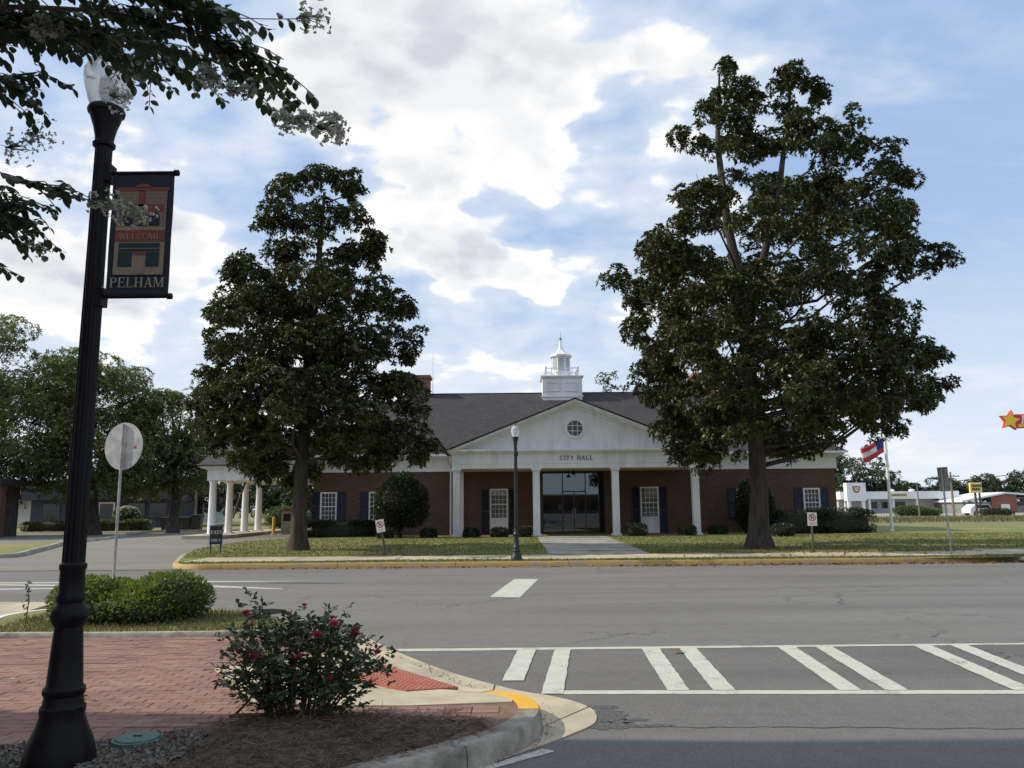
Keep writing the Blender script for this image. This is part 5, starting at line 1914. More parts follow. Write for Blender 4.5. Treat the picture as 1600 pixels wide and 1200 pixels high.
# trees behind the roof, right of the cupola
crown_tree('far_tree', 'thin light green treetop showing over the roof ridge right of the cupola', (8.1, 66, 0), [(0, 0, -.1), (0, 0, 4), (.1, 0, 9.5)], [.22, .2, .1],
           [(-.2, 0, 11.4, 1.0, 1.0, 1.2), (.1, 0, 9.6, 1.3, 1.3, .9)], 12, 'far_leaf', 61, .30, 'trees behind the hall', .55, 5, cr=.65)
crown_tree('far_tree', 'wider green treetop behind the roof beside the larger magnolia', (12.6, 66, 0), [(0, 0, -.1), (0, 0, 4), (.1, 0, 8.5)], [.35, .3, .16],
           [(-.3, 0, 11.2, 2.4, 2.2, 1.7), (1.6, 0, 10.2, 2.5, 2.3, 1.8)], 30, 'far_leaf', 62, .30, 'trees behind the hall', .6, 6, cr=.95)
# tree line at the right
G3 = 'tree line beyond the far shops'
rows = [(66, 172, 1.7, 'dense far tree rising behind the flagpole'), (73, 172, 1.9, 'tallest far tree behind the white shop roof'), (80, 176, 1.05, 'far tree above the middle of the white shop roof'), (88, 182, .92, 'low far tree left of the edge-on street sign'),
        (97, 182, .98, 'low far tree behind the edge-on street sign'), (106, 180, 1.1, 'far tree behind the brick gabled shop'), (57, 175, 1.6, 'far tree showing beside the hall corner'), (114, 176, 1.2, 'far tree behind the yellow sign'), (122, 182, 1.1, 'far tree beyond the green-grey shop wall')]
for k, (x, y, s, lab) in enumerate(rows):
    crown_tree('far_tree', lab, (x, y, 0), [(0, 0, -.1), (0, 0, 1.5), (0, 0, 3 * s)], [.4 * s, .36 * s, .3 * s],
               [(0, 0, 4.6 * s, 4.2 * s, 3.6 * s, 2.6 * s), (2.2 * s, 0, 3.0 * s, 3.6 * s, 3 * s, 2.2 * s), (-2 * s, 0, 2.8 * s, 3.4 * s, 3 * s, 2.0 * s)], 44, 'far_leaf', 70 + k, .62, G3, .28, 4, cr=1.55)
crown_tree('far_tree', 'rounded green tree cut by the right edge of the view', (72.5, 108, 0), [(0, 0, -.1), (0, 0, 1.5), (0, 0, 3)], [.3, .26, .2],
           [(0, 0, 4.9, 3.0, 3, 2.3), (1., 0, 3.0, 3.2, 3, 2.0)], 40, 'far_leaf', 90, .40, G3, .5, 4, cr=1.2)

# ------------------------------------------------------------------ shrubs
def shrub(name, label, loc, lobes, mat, n, leaf, seed, cat='shrub', group=None, top=None, stems=None, flowers=None, core=.80):
    """leafy mass: lobes (cx, cy, cz, rx, ry, rz, boxiness)"""
    nr = np.random.default_rng(seed)
    rng = random.Random(seed)
    t = thing(name, label, cat, loc, 0, group)
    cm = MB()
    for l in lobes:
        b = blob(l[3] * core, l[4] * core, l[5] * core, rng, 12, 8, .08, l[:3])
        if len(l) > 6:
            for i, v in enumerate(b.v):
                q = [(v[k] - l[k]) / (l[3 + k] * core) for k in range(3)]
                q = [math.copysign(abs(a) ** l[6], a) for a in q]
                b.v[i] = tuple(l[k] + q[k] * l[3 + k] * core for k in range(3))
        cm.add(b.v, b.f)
    cm.build('dark_core', 'inner_dark', t)  # added solid core blocks see-through; inner shade is put into its dark colour
    area = [l[3] * l[4] + l[3] * l[5] + l[4] * l[5] for l in lobes]
    P_, A_ = [], []
    for l, a in zip(lobes, area):
        m = int(n * a / sum(area))
        d = sphere_dirs(m, nr, .1)
        if len(l) > 6:
            d = np.sign(d) * np.abs(d) ** l[6]
        p = np.array(l[:3]) + d * np.array(l[3:6]) * nr.uniform(.80, 1.02, (m, 1))
        p += np.sin(p * (2.2 / max(.25, min(l[3:6]))) + l[0] * 3) * .05 * min(l[3:6])
        P_.append(p)
        A_.append(d + nr.normal(size=d.shape) * .55 + np.array([0, 0, .35]))
    P_, A_ = np.concatenate(P_), np.concatenate(A_)
    ok = P_[:, 2] > -.02
    P_, A_ = P_[ok], A_[ok]
    k = len(P_)
    tag(link('foliage', leaves('foliage', P_, A_, nr.uniform(.7, 1.3, k) * leaf, nr.uniform(.4, .6, k) * leaf, nr, .12, .05), mat, t), kind='stuff')
    if stems:
        mb = MB()
        for s in range(stems):
            a = rng.uniform(0, 6.28)
            mb.tube([(.08 * math.cos(a), .08 * math.sin(a), -.05), (.2 * math.cos(a), .2 * math.sin(a), .5 * lobes[0][2]), (lobes[0][3] * .5 * math.cos(a), lobes[0][4] * .5 * math.sin(a), lobes[0][2])], [.05, .04, .02], 6)
        mb.build('stems', 'bark_dark', t)
    if flowers:
        m = flowers
        d = sphere_dirs(m, nr, .8)
        l = lobes[0]
        p = np.array(l[:3]) + d * np.array(l[3:6]) * 1.03
        Pn, A = rosettes(p, d, nr, 6, 1., .2)
        tag(link('blossom', leaves('blossom', Pn, A, leaf * .8, leaf * .6, nr), 'myrtle_flower', t), kind='stuff')
    return t


# clipped hedge in the near bed (two merged plants)
shrub('hedge', 'low rounded green hedge in the kerbed bed beside the round sign', (-5.25, 11.35, .16),
      [(-.55, -.05, .25, .50, .58, .33), (-.1, .05, .22, .48, .54, .29), (.50, .10, .28, .52, .56, .37), (.05, -.25, .18, .80, .46, .23), (-.35, .3, .24, .5, .4, .28), (.2, .2, .3, .3, .3, .32), (-.75, .1, .26, .28, .4, .26)], 'hedge_leaf', 19000, .06, 101, 'hedge', None, core=.86)
sp = thing('weed_sprig', 'thin upright weed sprig at the left end of the near hedge', 'weed', (-6.62, 11.2, .15))
MB().tube([(0, 0, -.02), (.02, 0, .3), (-.02, .01, .55)], [.008, .006, .003], 5).build('stem', 'green_twig', sp)
pl = np.array([(random.uniform(-.03, .03), random.uniform(-.03, .03), random.uniform(.1, .55)) for _ in range(40)])
tag(link('foliage', leaves('foliage', pl, NR.normal(size=pl.shape) + np.array([0, 0, .4]), .06, .025, NR), 'rose_leaf', sp), kind='stuff')

# planting along the hall
Gs = 'clipped shrubs along the hall front'
shrub('round_shrub', 'large round dark shrub before the left wing of the hall', (-5.35, 38.6, .25), [(0, 0, 1.75, 1.18, 1.1, 1.15), (-.35, 0, 1.2, .95, .9, .8), (.5, 0, 1.3, .85, .9, .75), (.1, 0, 2.5, .7, .7, .6), (.75, 0, 2.0, .5, .5, .5)], 'shrub_leaf', 11000, .15, 111, stems=4)
shrub('tall_shrub', 'tall dark shrub half hidden behind the trunk of the larger magnolia', (12.0, 40.2, .25), [(0, 0, 1.4, .85, .8, 1.35), (.1, 0, .8, .95, .8, .8)], 'shrub_leaf', 8000, .14, 112, stems=3)
shrub('hedge', 'long clipped dark hedge below the windows of the left wing', (-8.45, 40.4, .22), [(0, 0, .42, 1.95, .55, .46, .45)], 'shrub_leaf', 9000, .10, 113, 'hedge')
shrub('hedge', 'long clipped dark hedge below the window at the right end of the hall', (14.9, 40.2, .22), [(-.9, 0, .56, 2.2, .6, .6, .45), (1.3, 0, .58, 1.6, .7, .64, .5)], 'shrub_leaf', 12000, .10, 114, 'hedge')
for k, (x, y, rx, rz_, lab) in enumerate(((-5.95, 37.8, .45, .32, 'small round shrub at the foot of the large round shrub'), (-3.95, 38.0, .48, .30, 'small shrub left of the first portico column'), (-1.95, 38.1, .46, .30, 'small shrub just right of the first portico column'), (-.65, 38.1, .50, .30, 'small olive shrub under the left portico window'),
                                          (.45, 38.1, .55, .34, 'small shrub left of the second portico column'), (5.75, 38.0, .62, .40, 'larger box shrub right of the third portico column'), (8.15, 38.1, .50, .33, 'small shrub left of the last portico column'), (9.95, 39.5, .55, .30, 'small shrub right of the last portico column'), (12.2, 36.8, .62, .36, 'box shrub right of the larger magnolia trunk'))):
    shrub('small_shrub', lab, (x, y, .24), [(0, 0, rz_ * .75, rx * .82, rx * .7, rz_ * .85, .75)], 'shrub_leaf', 1500, .085, 120 + k, 'shrub', Gs)

# ------------------------------------------------------------------ rose bush
def rose_bush():
    rng = random.Random(77)
    nr = np.random.default_rng(77)
    t = thing('rose_bush', 'leafy rose bush with pink blossoms in the mulch bed at the corner', 'rose bush', (-1.56, 6.0, .17))
    tips = [(-.28, 0, .86), (-.36, .05, .74), (-.48, -.1, .58), (-.42, .15, .48), (-.15, .1, .66), (-.06, 0, .76), (.02, -.1, .68), (.10, .05, .72), (.20, -.05, .70), (.30, .05, .72), (.38, -.1, .62), (.46, .05, .58), (.54, -.05, .48), (.58, .1, .42), (.45, -.15, .40), (-.50, 0, .40),
            (-.40, -.2, .34), (.30, -.25, .48), (-.10, -.28, .50), (.08, -.3, .40), (.18, .25, .6), (-.2, .3, .55), (.36, .3, .5), (-.3, -.25, .56), (.5, .2, .34), (.0, .2, .62), (.24, -.2, .58), (-.54, .1, .30), (.6, -.1, .30), (.3, -.3, .28), (-.1, -.33, .26), (-.33, .1, .68)]
    nodes, dirs = [], []
    for i, tp in enumerate(tips):
        tp = Vector(tp)
        a = Vector((tp.x * .28 + rng.uniform(-.05, .05), tp.y * .3 + rng.uniform(-.04, .04), -.03))
        m1 = a.lerp(tp, .4) + Vector((rng.uniform(-.05, .05), rng.uniform(-.05, .05), .02))
        m2 = a.lerp(tp, .75) + Vector((rng.uniform(-.04, .04), rng.uniform(-.04, .04), .02))
        pts = [a, m1, m2, tp]
        MB().tube(pts, [.011, .008, .005, .003], 6).build('stem', 'twig', t, True)
        for s in range(30):
            u = .20 + .8 * s / 30
            k = min(2, int(u * 3))
            p = pts[k].lerp(pts[k + 1], min(1, u * 3 - k))
            nodes.append(p + Vector((rng.gauss(0, .055), rng.gauss(0, .055), rng.gauss(0, .035))))
            dirs.append(((tp - a).normalized() * .5 + Vector((rng.gauss(0, .6), rng.gauss(0, .6), rng.gauss(.05, .4)))))
    for _ in range(190):
        d = Vector((rng.gauss(0, 1), rng.gauss(0, 1), rng.gauss(0, 1))).normalized() * rng.uniform(.5, 1)
        nodes.append(Vector((.02 + d.x * .43, d.y * .28, .45 + d.z * .22)))
        dirs.append(d + Vector((0, 0, .3)))
    # compound leaves: leaf stalk with five leaflets
    Pl, Al = [], []
    for p, d in zip(nodes, dirs):
        d = d.normalized()
        sd = d.cross(Vector((0, 0, 1))).normalized()
        for u, s, f in ((.0, -1, .8), (.0, 1, .8), (.35, -1, .9), (.35, 1, .9), (.6, 0, 1.)):
            Pl.append(p + d * (.07 * u + .015))
            Al.append(d * (.5 if s else 1.) + sd * s + Vector((0, 0, rng.uniform(-.25, .25))))
    Pl, Al = np.array(Pl), np.array(Al)
    n = len(Pl)
    tag(link('foliage', leaves('foliage', Pl, Al, nr.uniform(.036, .064, n), nr.uniform(.024, .040, n), nr, .12, .1), 'rose_leaf', t), kind='stuff')
    # low side branch
    MB().tube([(.05, -.08, .0), (-.18, -.12, .06), (-.34, -.14, .065), (-.43, -.14, .06)], [.016, .015, .014, .012], 7).build('stem', 'twig', t, True)
    MB().tube([(-.40, -.14, .06), (-.30, -.13, .16), (-.25, -.12, .26)], [.012, .009, .006], 6).build('stem', 'twig', t, True)
    # blossoms: layered petals
    fl = [(-.45, -.06, .53, .03), (-.38, -.12, .48, .033), (-.27, -.15, .45, .04), (-.24, -.16, .435, .034), (.18, -.2, .60, .042), (.28, -.12, .66, .040), (.43, -.12, .62, .030), (.42, -.08, .59, .034), (-.07, -.06, .73, .026), (.05, -.05, .79, .022), (.06, -.22, .46, .03), (.585, -.06, .46, .030), (-.39, .0, .73, .034), (-.34, .02, .70, .03), (.30, -.3, .33, .026), (.22, .1, .68, .026)]
    for x, y, z, r_ in fl:
        P_, A_ = [], []
        for lay, (rad_, up_, m) in enumerate(((.35, .95, 5), (.7, .55, 6), (1., .15, 7))):
            for i in range(m):
                a = 2 * PI * i / m + lay * .5
                P_.append((x, y, z + .004 * lay))
                A_.append((rad_ * math.cos(a), rad_ * math.sin(a) - .3, up_))
        P_, A_ = np.array(P_, float), np.array(A_, float)
        link('blossom', leaves('blossom', P_, A_, r_ * 1.05, r_ * 1.15, nr, .1), 'rose_petal', t)


rose_bush()

# ------------------------------------------------------------------ crape myrtle overhead
def crape_myrtle():
    rng = random.Random(99)
    nr = np.random.default_rng(99)
    base = Vector((-4.6, 2.6, .15))
    t = thing('crape_myrtle', 'crape myrtle with white blossom reaching in overhead from the upper left', 'tree', base)
    L = lambda p: Vector(p) - base
    for k, (a, b, c) in enumerate((((-4.62, 2.62, .0), (-4.3, 2.7, 1.6), (-3.7, 2.8, 3.0)), ((-4.55, 2.55, .0), (-4.5, 2.9, 1.7), (-4.0, 3.2, 2.9)), ((-4.7, 2.5, .0), (-4.6, 2.3, 1.8), (-4.0, 2.6, 3.3)))):
        MB().tube([L(a), L(a).lerp(L(b), .5), L(b), L(b).lerp(L(c), .5), L(c)], [.075, .065, .06, .05, .04], 10, .04, rng).build('trunk', 'bark', t, True)
    # (points, leafiness, leaf size): branches in world coordinates
    br = [
        ([(-3.7, 2.8, 3.0), (-2.7, 2.8, 3.38), (-1.93, 2.8, 3.46), (-1.5, 2.8, 3.42), (-1.2, 2.8, 3.36), (-.97, 2.8, 3.27), (-.82, 2.8, 3.16), (-.73, 2.8, 3.08)], 1.),
        ([(-3.7, 2.8, 3.0), (-2.6, 2.95, 3.52), (-1.9, 3.0, 3.66), (-1.45, 3.0, 3.68), (-1.15, 3.0, 3.64), (-.98, 3.0, 3.63), (-.84, 3.0, 3.63)], .9),
        ([(-4.0, 3.2, 2.9), (-2.8, 3.2, 3.40), (-2.25, 3.2, 3.50), (-2.0, 3.2, 3.50), (-1.88, 3.2, 3.45)], 1.),
        ([(-4.0, 3.2, 2.9), (-3.0, 3.4, 3.16), (-2.4, 3.4, 3.17), (-2.14, 3.4, 3.11), (-1.95, 3.4, 3.05), (-1.84, 3.4, 3.0)], .9),
        ([(-4.0, 3.2, 2.9), (-3.1, 3.6, 3.0), (-2.6, 3.6, 3.02), (-2.36, 3.6, 3.0), (-2.26, 3.6, 2.95)], 1.1),
        ([(-4.0, 2.6, 3.3), (-2.6, 2.7, 3.62), (-2.0, 2.75, 3.60), (-1.6, 2.75, 3.55), (-1.3, 2.75, 3.50), (-1.05, 2.75, 3.40)], 1.2),
        ([(-4.0, 2.6, 3.3), (-2.8, 2.4, 3.70), (-2.0, 2.5, 3.80), (-1.5, 2.6, 3.76), (-1.2, 2.65, 3.66)], 1.2),
        ([(-4.0, 3.2, 2.9), (-3.1, 3.5, 2.78), (-2.6, 3.55, 2.80), (-2.42, 3.55, 2.80)], .9),
        ([(-2.7, 2.8, 3.40), (-2.3, 3.1, 3.62), (-1.9, 3.2, 3.66), (-1.55, 3.3, 3.62), (-1.35, 3.35, 3.52)], 1.3),
        ([(-2.6, 2.9, 3.55), (-2.2, 3.3, 3.75), (-1.9, 3.6, 3.85), (-1.6, 3.7, 3.82)], 1.3),
        ([(-4.0, 2.6, 3.3), (-2.9, 2.9, 3.25), (-2.3, 3.0, 3.34), (-2.05, 3.0, 3.36)], 1.2),
        ([(-2.3, 3.1, 3.6), (-2.0, 3.6, 3.9), (-1.95, 4.1, 4.0), (-2.2, 4.25, 4.18), (-2.28, 4.28, 4.02)], .6),
        ([(-2.8, 2.4, 3.70), (-2.2, 2.7, 3.75), (-1.85, 2.8, 3.72), (-1.6, 2.85, 3.66), (-1.4, 2.9, 3.58)], 1.4),
        ([(-2.7, 2.8, 3.40), (-2.2, 2.9, 3.50), (-1.9, 2.95, 3.52), (-1.65, 3.0, 3.48), (-1.45, 3.0, 3.42)], 1.4),
        ([(-2.8, 2.9, 3.30), (-2.4, 3.0, 3.52), (-2.1, 3.1, 3.60), (-1.85, 3.1, 3.58), (-1.7, 3.1, 3.52)], 1.4),
        ([(-2.6, 2.7, 3.62), (-2.3, 2.6, 3.68), (-2.0, 2.6, 3.66), (-1.7, 2.6, 3.62), (-1.45, 2.6, 3.55), (-1.25, 2.6, 3.45)], 1.4),
        ([(-2.6, 2.7, 3.62), (-2.1, 2.6, 3.55), (-1.75, 2.6, 3.46), (-1.5, 2.62, 3.36)], 1.3),
    ]
    br += [([(-3.1, 3.5, 2.78), (-2.75, 3.45, 3.02), (-2.45, 3.45, 3.04), (-2.25, 3.45, 2.98), (-2.12, 3.45, 2.90)], 1.3), ([(-3.1, 3.6, 3.0), (-2.7, 3.5, 3.12), (-2.4, 3.5, 3.08), (-2.2, 3.5, 3.02)], 1.3), ([(-3.0, 3.3, 3.2), (-2.6, 3.3, 3.42), (-2.35, 3.3, 3.46), (-2.15, 3.3, 3.42)], 1.3),
           ([(-2.9, 2.9, 3.25), (-2.3, 2.85, 3.42), (-1.95, 2.85, 3.40), (-1.7, 2.85, 3.34)], 1.3), ([(-2.0, 2.8, 3.46), (-1.6, 2.8, 3.44), (-1.3, 2.8, 3.38), (-1.05, 2.8, 3.30), (-.9, 2.8, 3.2)], 1.4), ([(-2.0, 2.75, 3.60), (-1.5, 2.7, 3.50), (-1.2, 2.7, 3.42), (-1.0, 2.7, 3.34)], 1.4)]
    br = [([(x, y, z + (.10 if d_ >= 1.2 and y < 3.4 and x > -2.75 else 0.)) for x, y, z in p_], d_) for p_, d_ in br]
    # leaf shape: pointed ellipse folded on the midrib
    lm = MB()
    prof = [(0, .04), (.18, .30), (.42, .46), (.68, .40), (.88, .20), (1., 0.)]
    for s in (-1, 1):
        for i in range(len(prof) - 1):
            (u0, w0), (u1, w1) = prof[i], prof[i + 1]
            q = [(u0, 0, -.03 * u0), (u1, 0, -.10 * u1 * u1), (u1, s * w1 * .74, .16 * w1 - .10 * u1 * u1), (u0, s * w0 * .74, .16 * w0 - .10 * u0 * u0)]
            lm.add(q, [(0, 1, 2, 3) if s == 1 else (3, 2, 1, 0)])
    lme = lm.mesh('leaf', True)
    lme.materials.append(MATS['myrtle_leaf'])
    cand = []
    tw_objs = []

    def leafed(pts, parent, dens, r0, start):
        pts = resample(pts, .035)
        tot = len(pts)
        rad = [max(.0022, r0 * (1 - i / tot)) for i in range(tot)]
        o = MB().tube([tuple(p) for p in pts[::2] + [pts[-1]]], (rad[::2] + [rad[-1]]), 5).build('twig', 'green_twig' if r0 < .008 else 'twig', parent, True)
        for i in range(int(tot * start), tot):
            p = pts[i]
            tdir = (pts[min(i + 1, tot - 1)] - pts[max(i - 1, 0)]).normalized()
            sd = tdir.cross(Vector((0, 0, 1)))
            if sd.length < .1:
                sd = Vector((0, 1, 0))
            sd.normalize()
            if rng.random() > .80 * dens:
                continue
            for s in (-1, 1):
                d = (sd * s * .75 + tdir * .35 + Vector((0, 0, rng.uniform(-1.0, .15)))).normalized()
                cand.append((p + d * .004, d, rng.uniform(.043, .074) * (1. if i < tot - 4 else .7), o))
        return o, pts
    tips = []
    for pts, dens in br:
        o, rs_ = leafed([L(p) for p in pts], t, dens, .012, .35)
        n = len(rs_)
        tips.append(rs_[-1])
        # side twigs
        for k in range(int(13 * dens)):
            i = int(n * rng.uniform(.38, .92))
            p = rs_[i]
            td = (rs_[min(i + 1, n - 1)] - rs_[max(i - 1, 0)]).normalized()
            d = (td * .9 + Vector((rng.uniform(-.3, .3), rng.uniform(-.8, .8), rng.uniform(-.55, .3)))).normalized()
            ln = rng.uniform(.12, .30)
            leafed([p, p + d * ln * .5 + Vector((0, 0, .01)), p + d * ln - Vector((0, 0, .03))], t, 1.0, .004, .1)
    # the leaves nearest the eye are single leaves, the rest one mass
    eye = Vector((0, 0, 1.65)) - base
    fw = Vector((0, math.cos(R(8.8)), math.sin(R(8.8))))
    def shows(c):
        v = c[0] - eye
        d_ = v.dot(fw)
        a = abs(v.x / d_) < .66 and abs((v.z * math.cos(R(8.8)) - v.y * math.sin(R(8.8))) / d_) < .5
        return c[2] / d_ if a else c[2] / d_ - 1
    cand.sort(key=lambda c: -shows(c))
    P_, A_, S_ = [], [], []
    up = Vector((0, 0, 1))
    for k, (p, d, s, o) in enumerate(cand):
        if k < 300:
            y_ = up.cross(d).normalized()
            z_ = d.cross(y_)
            m = Matrix((d, y_, z_)).transposed().to_4x4()
            ob = bpy.data.objects.new('leaf', lme)
            COL.objects.link(ob)
            ob.parent = o
            ob.matrix_local = Matrix.Translation(p) @ m @ Matrix.Rotation(rng.uniform(-.5, .5), 4, 'X') @ Matrix.Diagonal((s, s * .95, s, 1))
        else:
            P_.append(p)
            A_.append(d)
            S_.append(s)
    S_ = np.array(S_)
    # the same leaf shape, joined
    tv = np.array(lm.v)
    tf = np.array(lm.f)
    D_ = unit(np.array(A_))
    Yv = unit(np.cross(np.array([0, 0, 1.]), D_))
    Zv = np.cross(D_, Yv)
    ro = nr.uniform(-.6, .6, len(D_))[:, None]
    Y2, Z2 = Yv * np.cos(ro) + Zv * np.sin(ro), Zv * np.cos(ro) - Yv * np.sin(ro)
    V = np.array(P_)[:, None, :] + (tv[None, :, 0:1] * D_[:, None, :] + tv[None, :, 1:2] * Y2[:, None, :] + tv[None, :, 2:3] * Z2[:, None, :]) * S_[:, None, None]
    Fq = (np.arange(len(D_)) * len(tv))[:, None, None] + tf[None]
    me = np_mesh('foliage', V.reshape(-1, 3), Fq.reshape(-1, 4))
    tag(link('foliage', me, 'myrtle_leaf', t), kind='stuff')
    # flower panicles
    pan = [((-.80, 2.8, 3.085), (.105, .06, .045), 1.), ((-.665, 2.8, 3.05), (.06, .05, .05), 1.), ((-.80, 3.0, 3.63), (.07, .05, .045), .45), ((-1.12, 2.8, 3.26), (.05, .04, .04), .8), ((-1.66, 3.4, 2.95), (.07, .06, .05), .8), ((-1.80, 3.4, 3.0), (.07, .06, .055), .8), ((-2.26, 3.6, 3.43), (.11, .07, .07), .35), ((-2.35, 3.6, 3.36), (.10, .07, .07), .35),
           ((-2.20, 3.6, 2.86), (.06, .05, .04), .3), ((-2.24, 4.28, 4.0), (.08, .06, .09), .9), ((-1.74, 2.75, 3.44), (.05, .04, .04), .8), ((-1.0, 2.78, 3.2), (.05, .04, .035), .6)]
    for c, r_, fl in pan:
        c = L(c)
        n = int(80 * (.4 + fl))
        d = sphere_dirs(n, nr)
        p = np.array(c) + d * np.array(r_) * 1.25 * nr.uniform(.15, 1., (n, 1))
        p += np.sin(p * 61.) * .012
        m = int(n * fl)
        pn = None
        if m > 3:
            Pn, A = rosettes(p[:m], d[:m], nr, 6, 1., .4)
            pn = link('panicle', leaves('panicle', Pn, A, nr.uniform(.009, .018, len(Pn)), .013, nr), 'myrtle_flower', t)
            pn['kind'] = 'stuff'
        Pn, A = rosettes(p[m:], d[m:], nr, 4, .7, .3)
        q = link('buds', leaves('buds', Pn, A, .010, .009, nr), 'myrtle_bud', pn or t)
        q['kind'] = 'stuff'
        mb = MB()
        for i in range(0, n, 4):
            mb.tube([c - Vector((.06, 0, -.01)), c.lerp(Vector(p[i]), .5), Vector(p[i])], [.0022, .0016, .001], 4)
        mb.build('flower_stalks', 'green_twig', pn or t)


crape_myrtle()

# ================================================================== FAR THINGS, LEFT
# brick-pillared porch at the far left, house and shop behind the oaks
shop = thing('dark_shop', 'low dark blue shop with white door frame behind the oaks', 'building', (-37.5, 78, .05))
MB().box(-9, 4.5, 0, 8, 0, 3.6).build('wall', 'navy_wall', shop)
MB().box(-9.4, 4.9, -.9, 8.4, 3.602, 3.8).build('roof', 'shingle_dark', shop)
MB().box(-9.4, 4.9, -.95, -.7, 2.7, 3.601).build('awning', 'navy_wall', shop)
dr = MB().box(-2.3, -1.0, -.06, -.002, 0, 2.3).build('door', 'dark_glass', shop)
MB().box(-2.45, -2.3, -.1, -.001, 0, 2.45).box(-1.0, -.85, -.1, -.001, 0, 2.45).box(-2.3, -1.0, -.098, -.001, 2.3, 2.45).build('frame', 'white_paint', dr)
for x in (-7, -4.6, 1.2, 3.3):
    w = MB().box(x - .8, x + .8, -.05, -.002, .8, 2.3).build('window', 'dark_glass', shop)
    MB().box(x - .88, x - .8, -.08, -.001, .72, 2.38).box(x + .8, x + .88, -.08, -.001, .72, 2.38).box(x - .8, x + .8, -.078, -.001, 2.3, 2.38).box(x - .8, x + .8, -.078, -.001, .72, .8).build('frame', 'navy_wall', w)
porch = thing('brick_porch', 'red brick porch pillar and dark eave at the far left edge', 'building', (-34.0, 52, .0))
MB().box(.75, 1.2, -.25, .25, 0, 3.4).build('pillar', 'brick_hall', porch)
MB().box(-8, 1.4, -.6, 6, 3.402, 3.75).build('roof', 'shingle_dark', porch)
MB().box(-8, .2, 3, 3.3, 0, 3.4).build('wall', 'bark_dark', porch)
MB().box(-3, -1.8, 2.94, 2.998, .1, 2.3).build('door', 'sign_white', porch)
whs = thing('white_house', 'small white clapboard house glimpsed beyond the oaks', 'house', (-50, 90, 0))
MB().box(-5, 5, 0, 7, 0, 3).build('wall', 'white_far', whs)
MB().add([(-5.4, -.5, 3), (5.4, -.5, 3), (5.4, 7.5, 3), (-5.4, 7.5, 3), (-5.4, 3.5, 5.2), (5.4, 3.5, 5.2)], [(0, 1, 5, 4), (2, 3, 4, 5), (3, 0, 4), (1, 2, 5), (3, 2, 1, 0)]).build('roof', 'shingle', whs)
for x in (-3, 0, 3):
    MB().box(x - .5, x + .5, -.04, -.002, .9, 2.2).build('window', 'dark_glass', whs)
shed = thing('pale_shed', 'pale grey metal shed seen between oaks and canopy', 'building', (-44.5, 104, 0))
MB().box(-4, 6, 0, 6, 0, 2.6).build('wall', 'pale_wall', shed)
MB().box(-4.3, 6.3, -.3, 6.3, 2.601, 2.8).build('roof', 'galv', shed)
MB().box(.5, 3.0, -.05, -.002, 0, 2.1).build('door', 'white_far', shed)
for k, (x, lab) in enumerate(((-28.0, 'first dark wheeled bin from the left in the row by the driveway'), (-27.15, 'second dark wheeled bin from the left in the row by the driveway'), (-26.3, 'third dark wheeled bin from the left in the row by the driveway'), (-25.5, 'rightmost and tallest dark wheeled bin in the row by the driveway'))):
    s = 1.15 if k == 3 else 1.
    b = thing('wheeled_bin', lab, 'bin', (x, 65.5, .05), random.uniform(-.1, .1), 'wheeled bins by the driveway')
    m_ = MB().add([(-.26 * s, -.28, .06), (.26 * s, -.28, .06), (.26 * s, .28, .06), (-.26 * s, .28, .06), (-.33 * s, -.36, 1.0 * s), (.33 * s, -.36, 1.0 * s), (.33 * s, .36, 1.0 * s), (-.33 * s, .36, 1.0 * s)], [(3, 2, 1, 0), (4, 5, 6, 7), (0, 1, 5, 4), (1, 2, 6, 5), (2, 3, 7, 6), (3, 0, 4, 7)])
    m_.build('body', 'dark_plastic', b)
    MB().bbox(-.36 * s, .36 * s, -.40, .42, 1.0 * s + .001, 1.09 * s, .03).build('lid', 'dark_plastic', b)
    for sx in (-1, 1):
        MB().lathe([(.12, -.03), (.12, .03)], 14).build('wheel', 'tyre', b, True, (sx * .24, .33, .12), (0, R(90), 0))
    MB().tube([(-.25 * s, .44, .95 * s), (.25 * s, .44, .95 * s)], .02, 6).build('handle', 'dark_plastic', b)
shrub('flowering_shrub', 'small white flowering crape shrub behind the low lime hedge', (-32.2, 67.5, .1), [(0, 0, 1.15, 1.05, .9, .75), (-.2, 0, .6, .7, .6, .5)], 'lime_shrub', 2600, .16, 140, 'shrub', None, flowers=110, stems=4)
shrub('hedge', 'low lime green hedge in front of the dark shop', (-32.0, 66.2, .05), [(0, 0, .42, 2.6, .7, .46, .5)], 'lime_shrub', 4200, .15, 141, 'hedge')
shrub('hedge', 'low dark hedge at the left beneath the middle oak', (-37.5, 66, .05), [(0, 0, .38, 2.4, .7, .42, .5)], 'shrub_leaf', 3000, .15, 142, 'hedge')
shrub('shrub', 'light green shrub behind the canopy columns', (-20.0, 70, .05), [(0, 0, .9, 1.5, 1.2, 1.0), (1.6, 0, .7, 1.2, 1, .8)], 'lime_shrub', 3000, .18, 143, 'shrub')


def upole(loc, h, label, arm=True, w=1.):
    p = thing('utility_pole', label, 'utility pole', loc, 0, 'wooden utility poles')
    MB().lathe([(.15 * w, -.1), (.13 * w, h * .5), (.10 * w, h)], 10).build('pole', 'pole_wood', p, True)
    if arm:
        MB().box(-1.1, 1.1, -.06, .06, h - .6, h - .48).build('crossarm', 'pole_wood', p)
        for x in (-1., -.4, .4, 1.):
            MB().lathe([(.04, h - .48), (.05, h - .4), (.02, h - .34)], 8, (x, 0)).build('insulator', 'pale_wall', p, True)
    return p


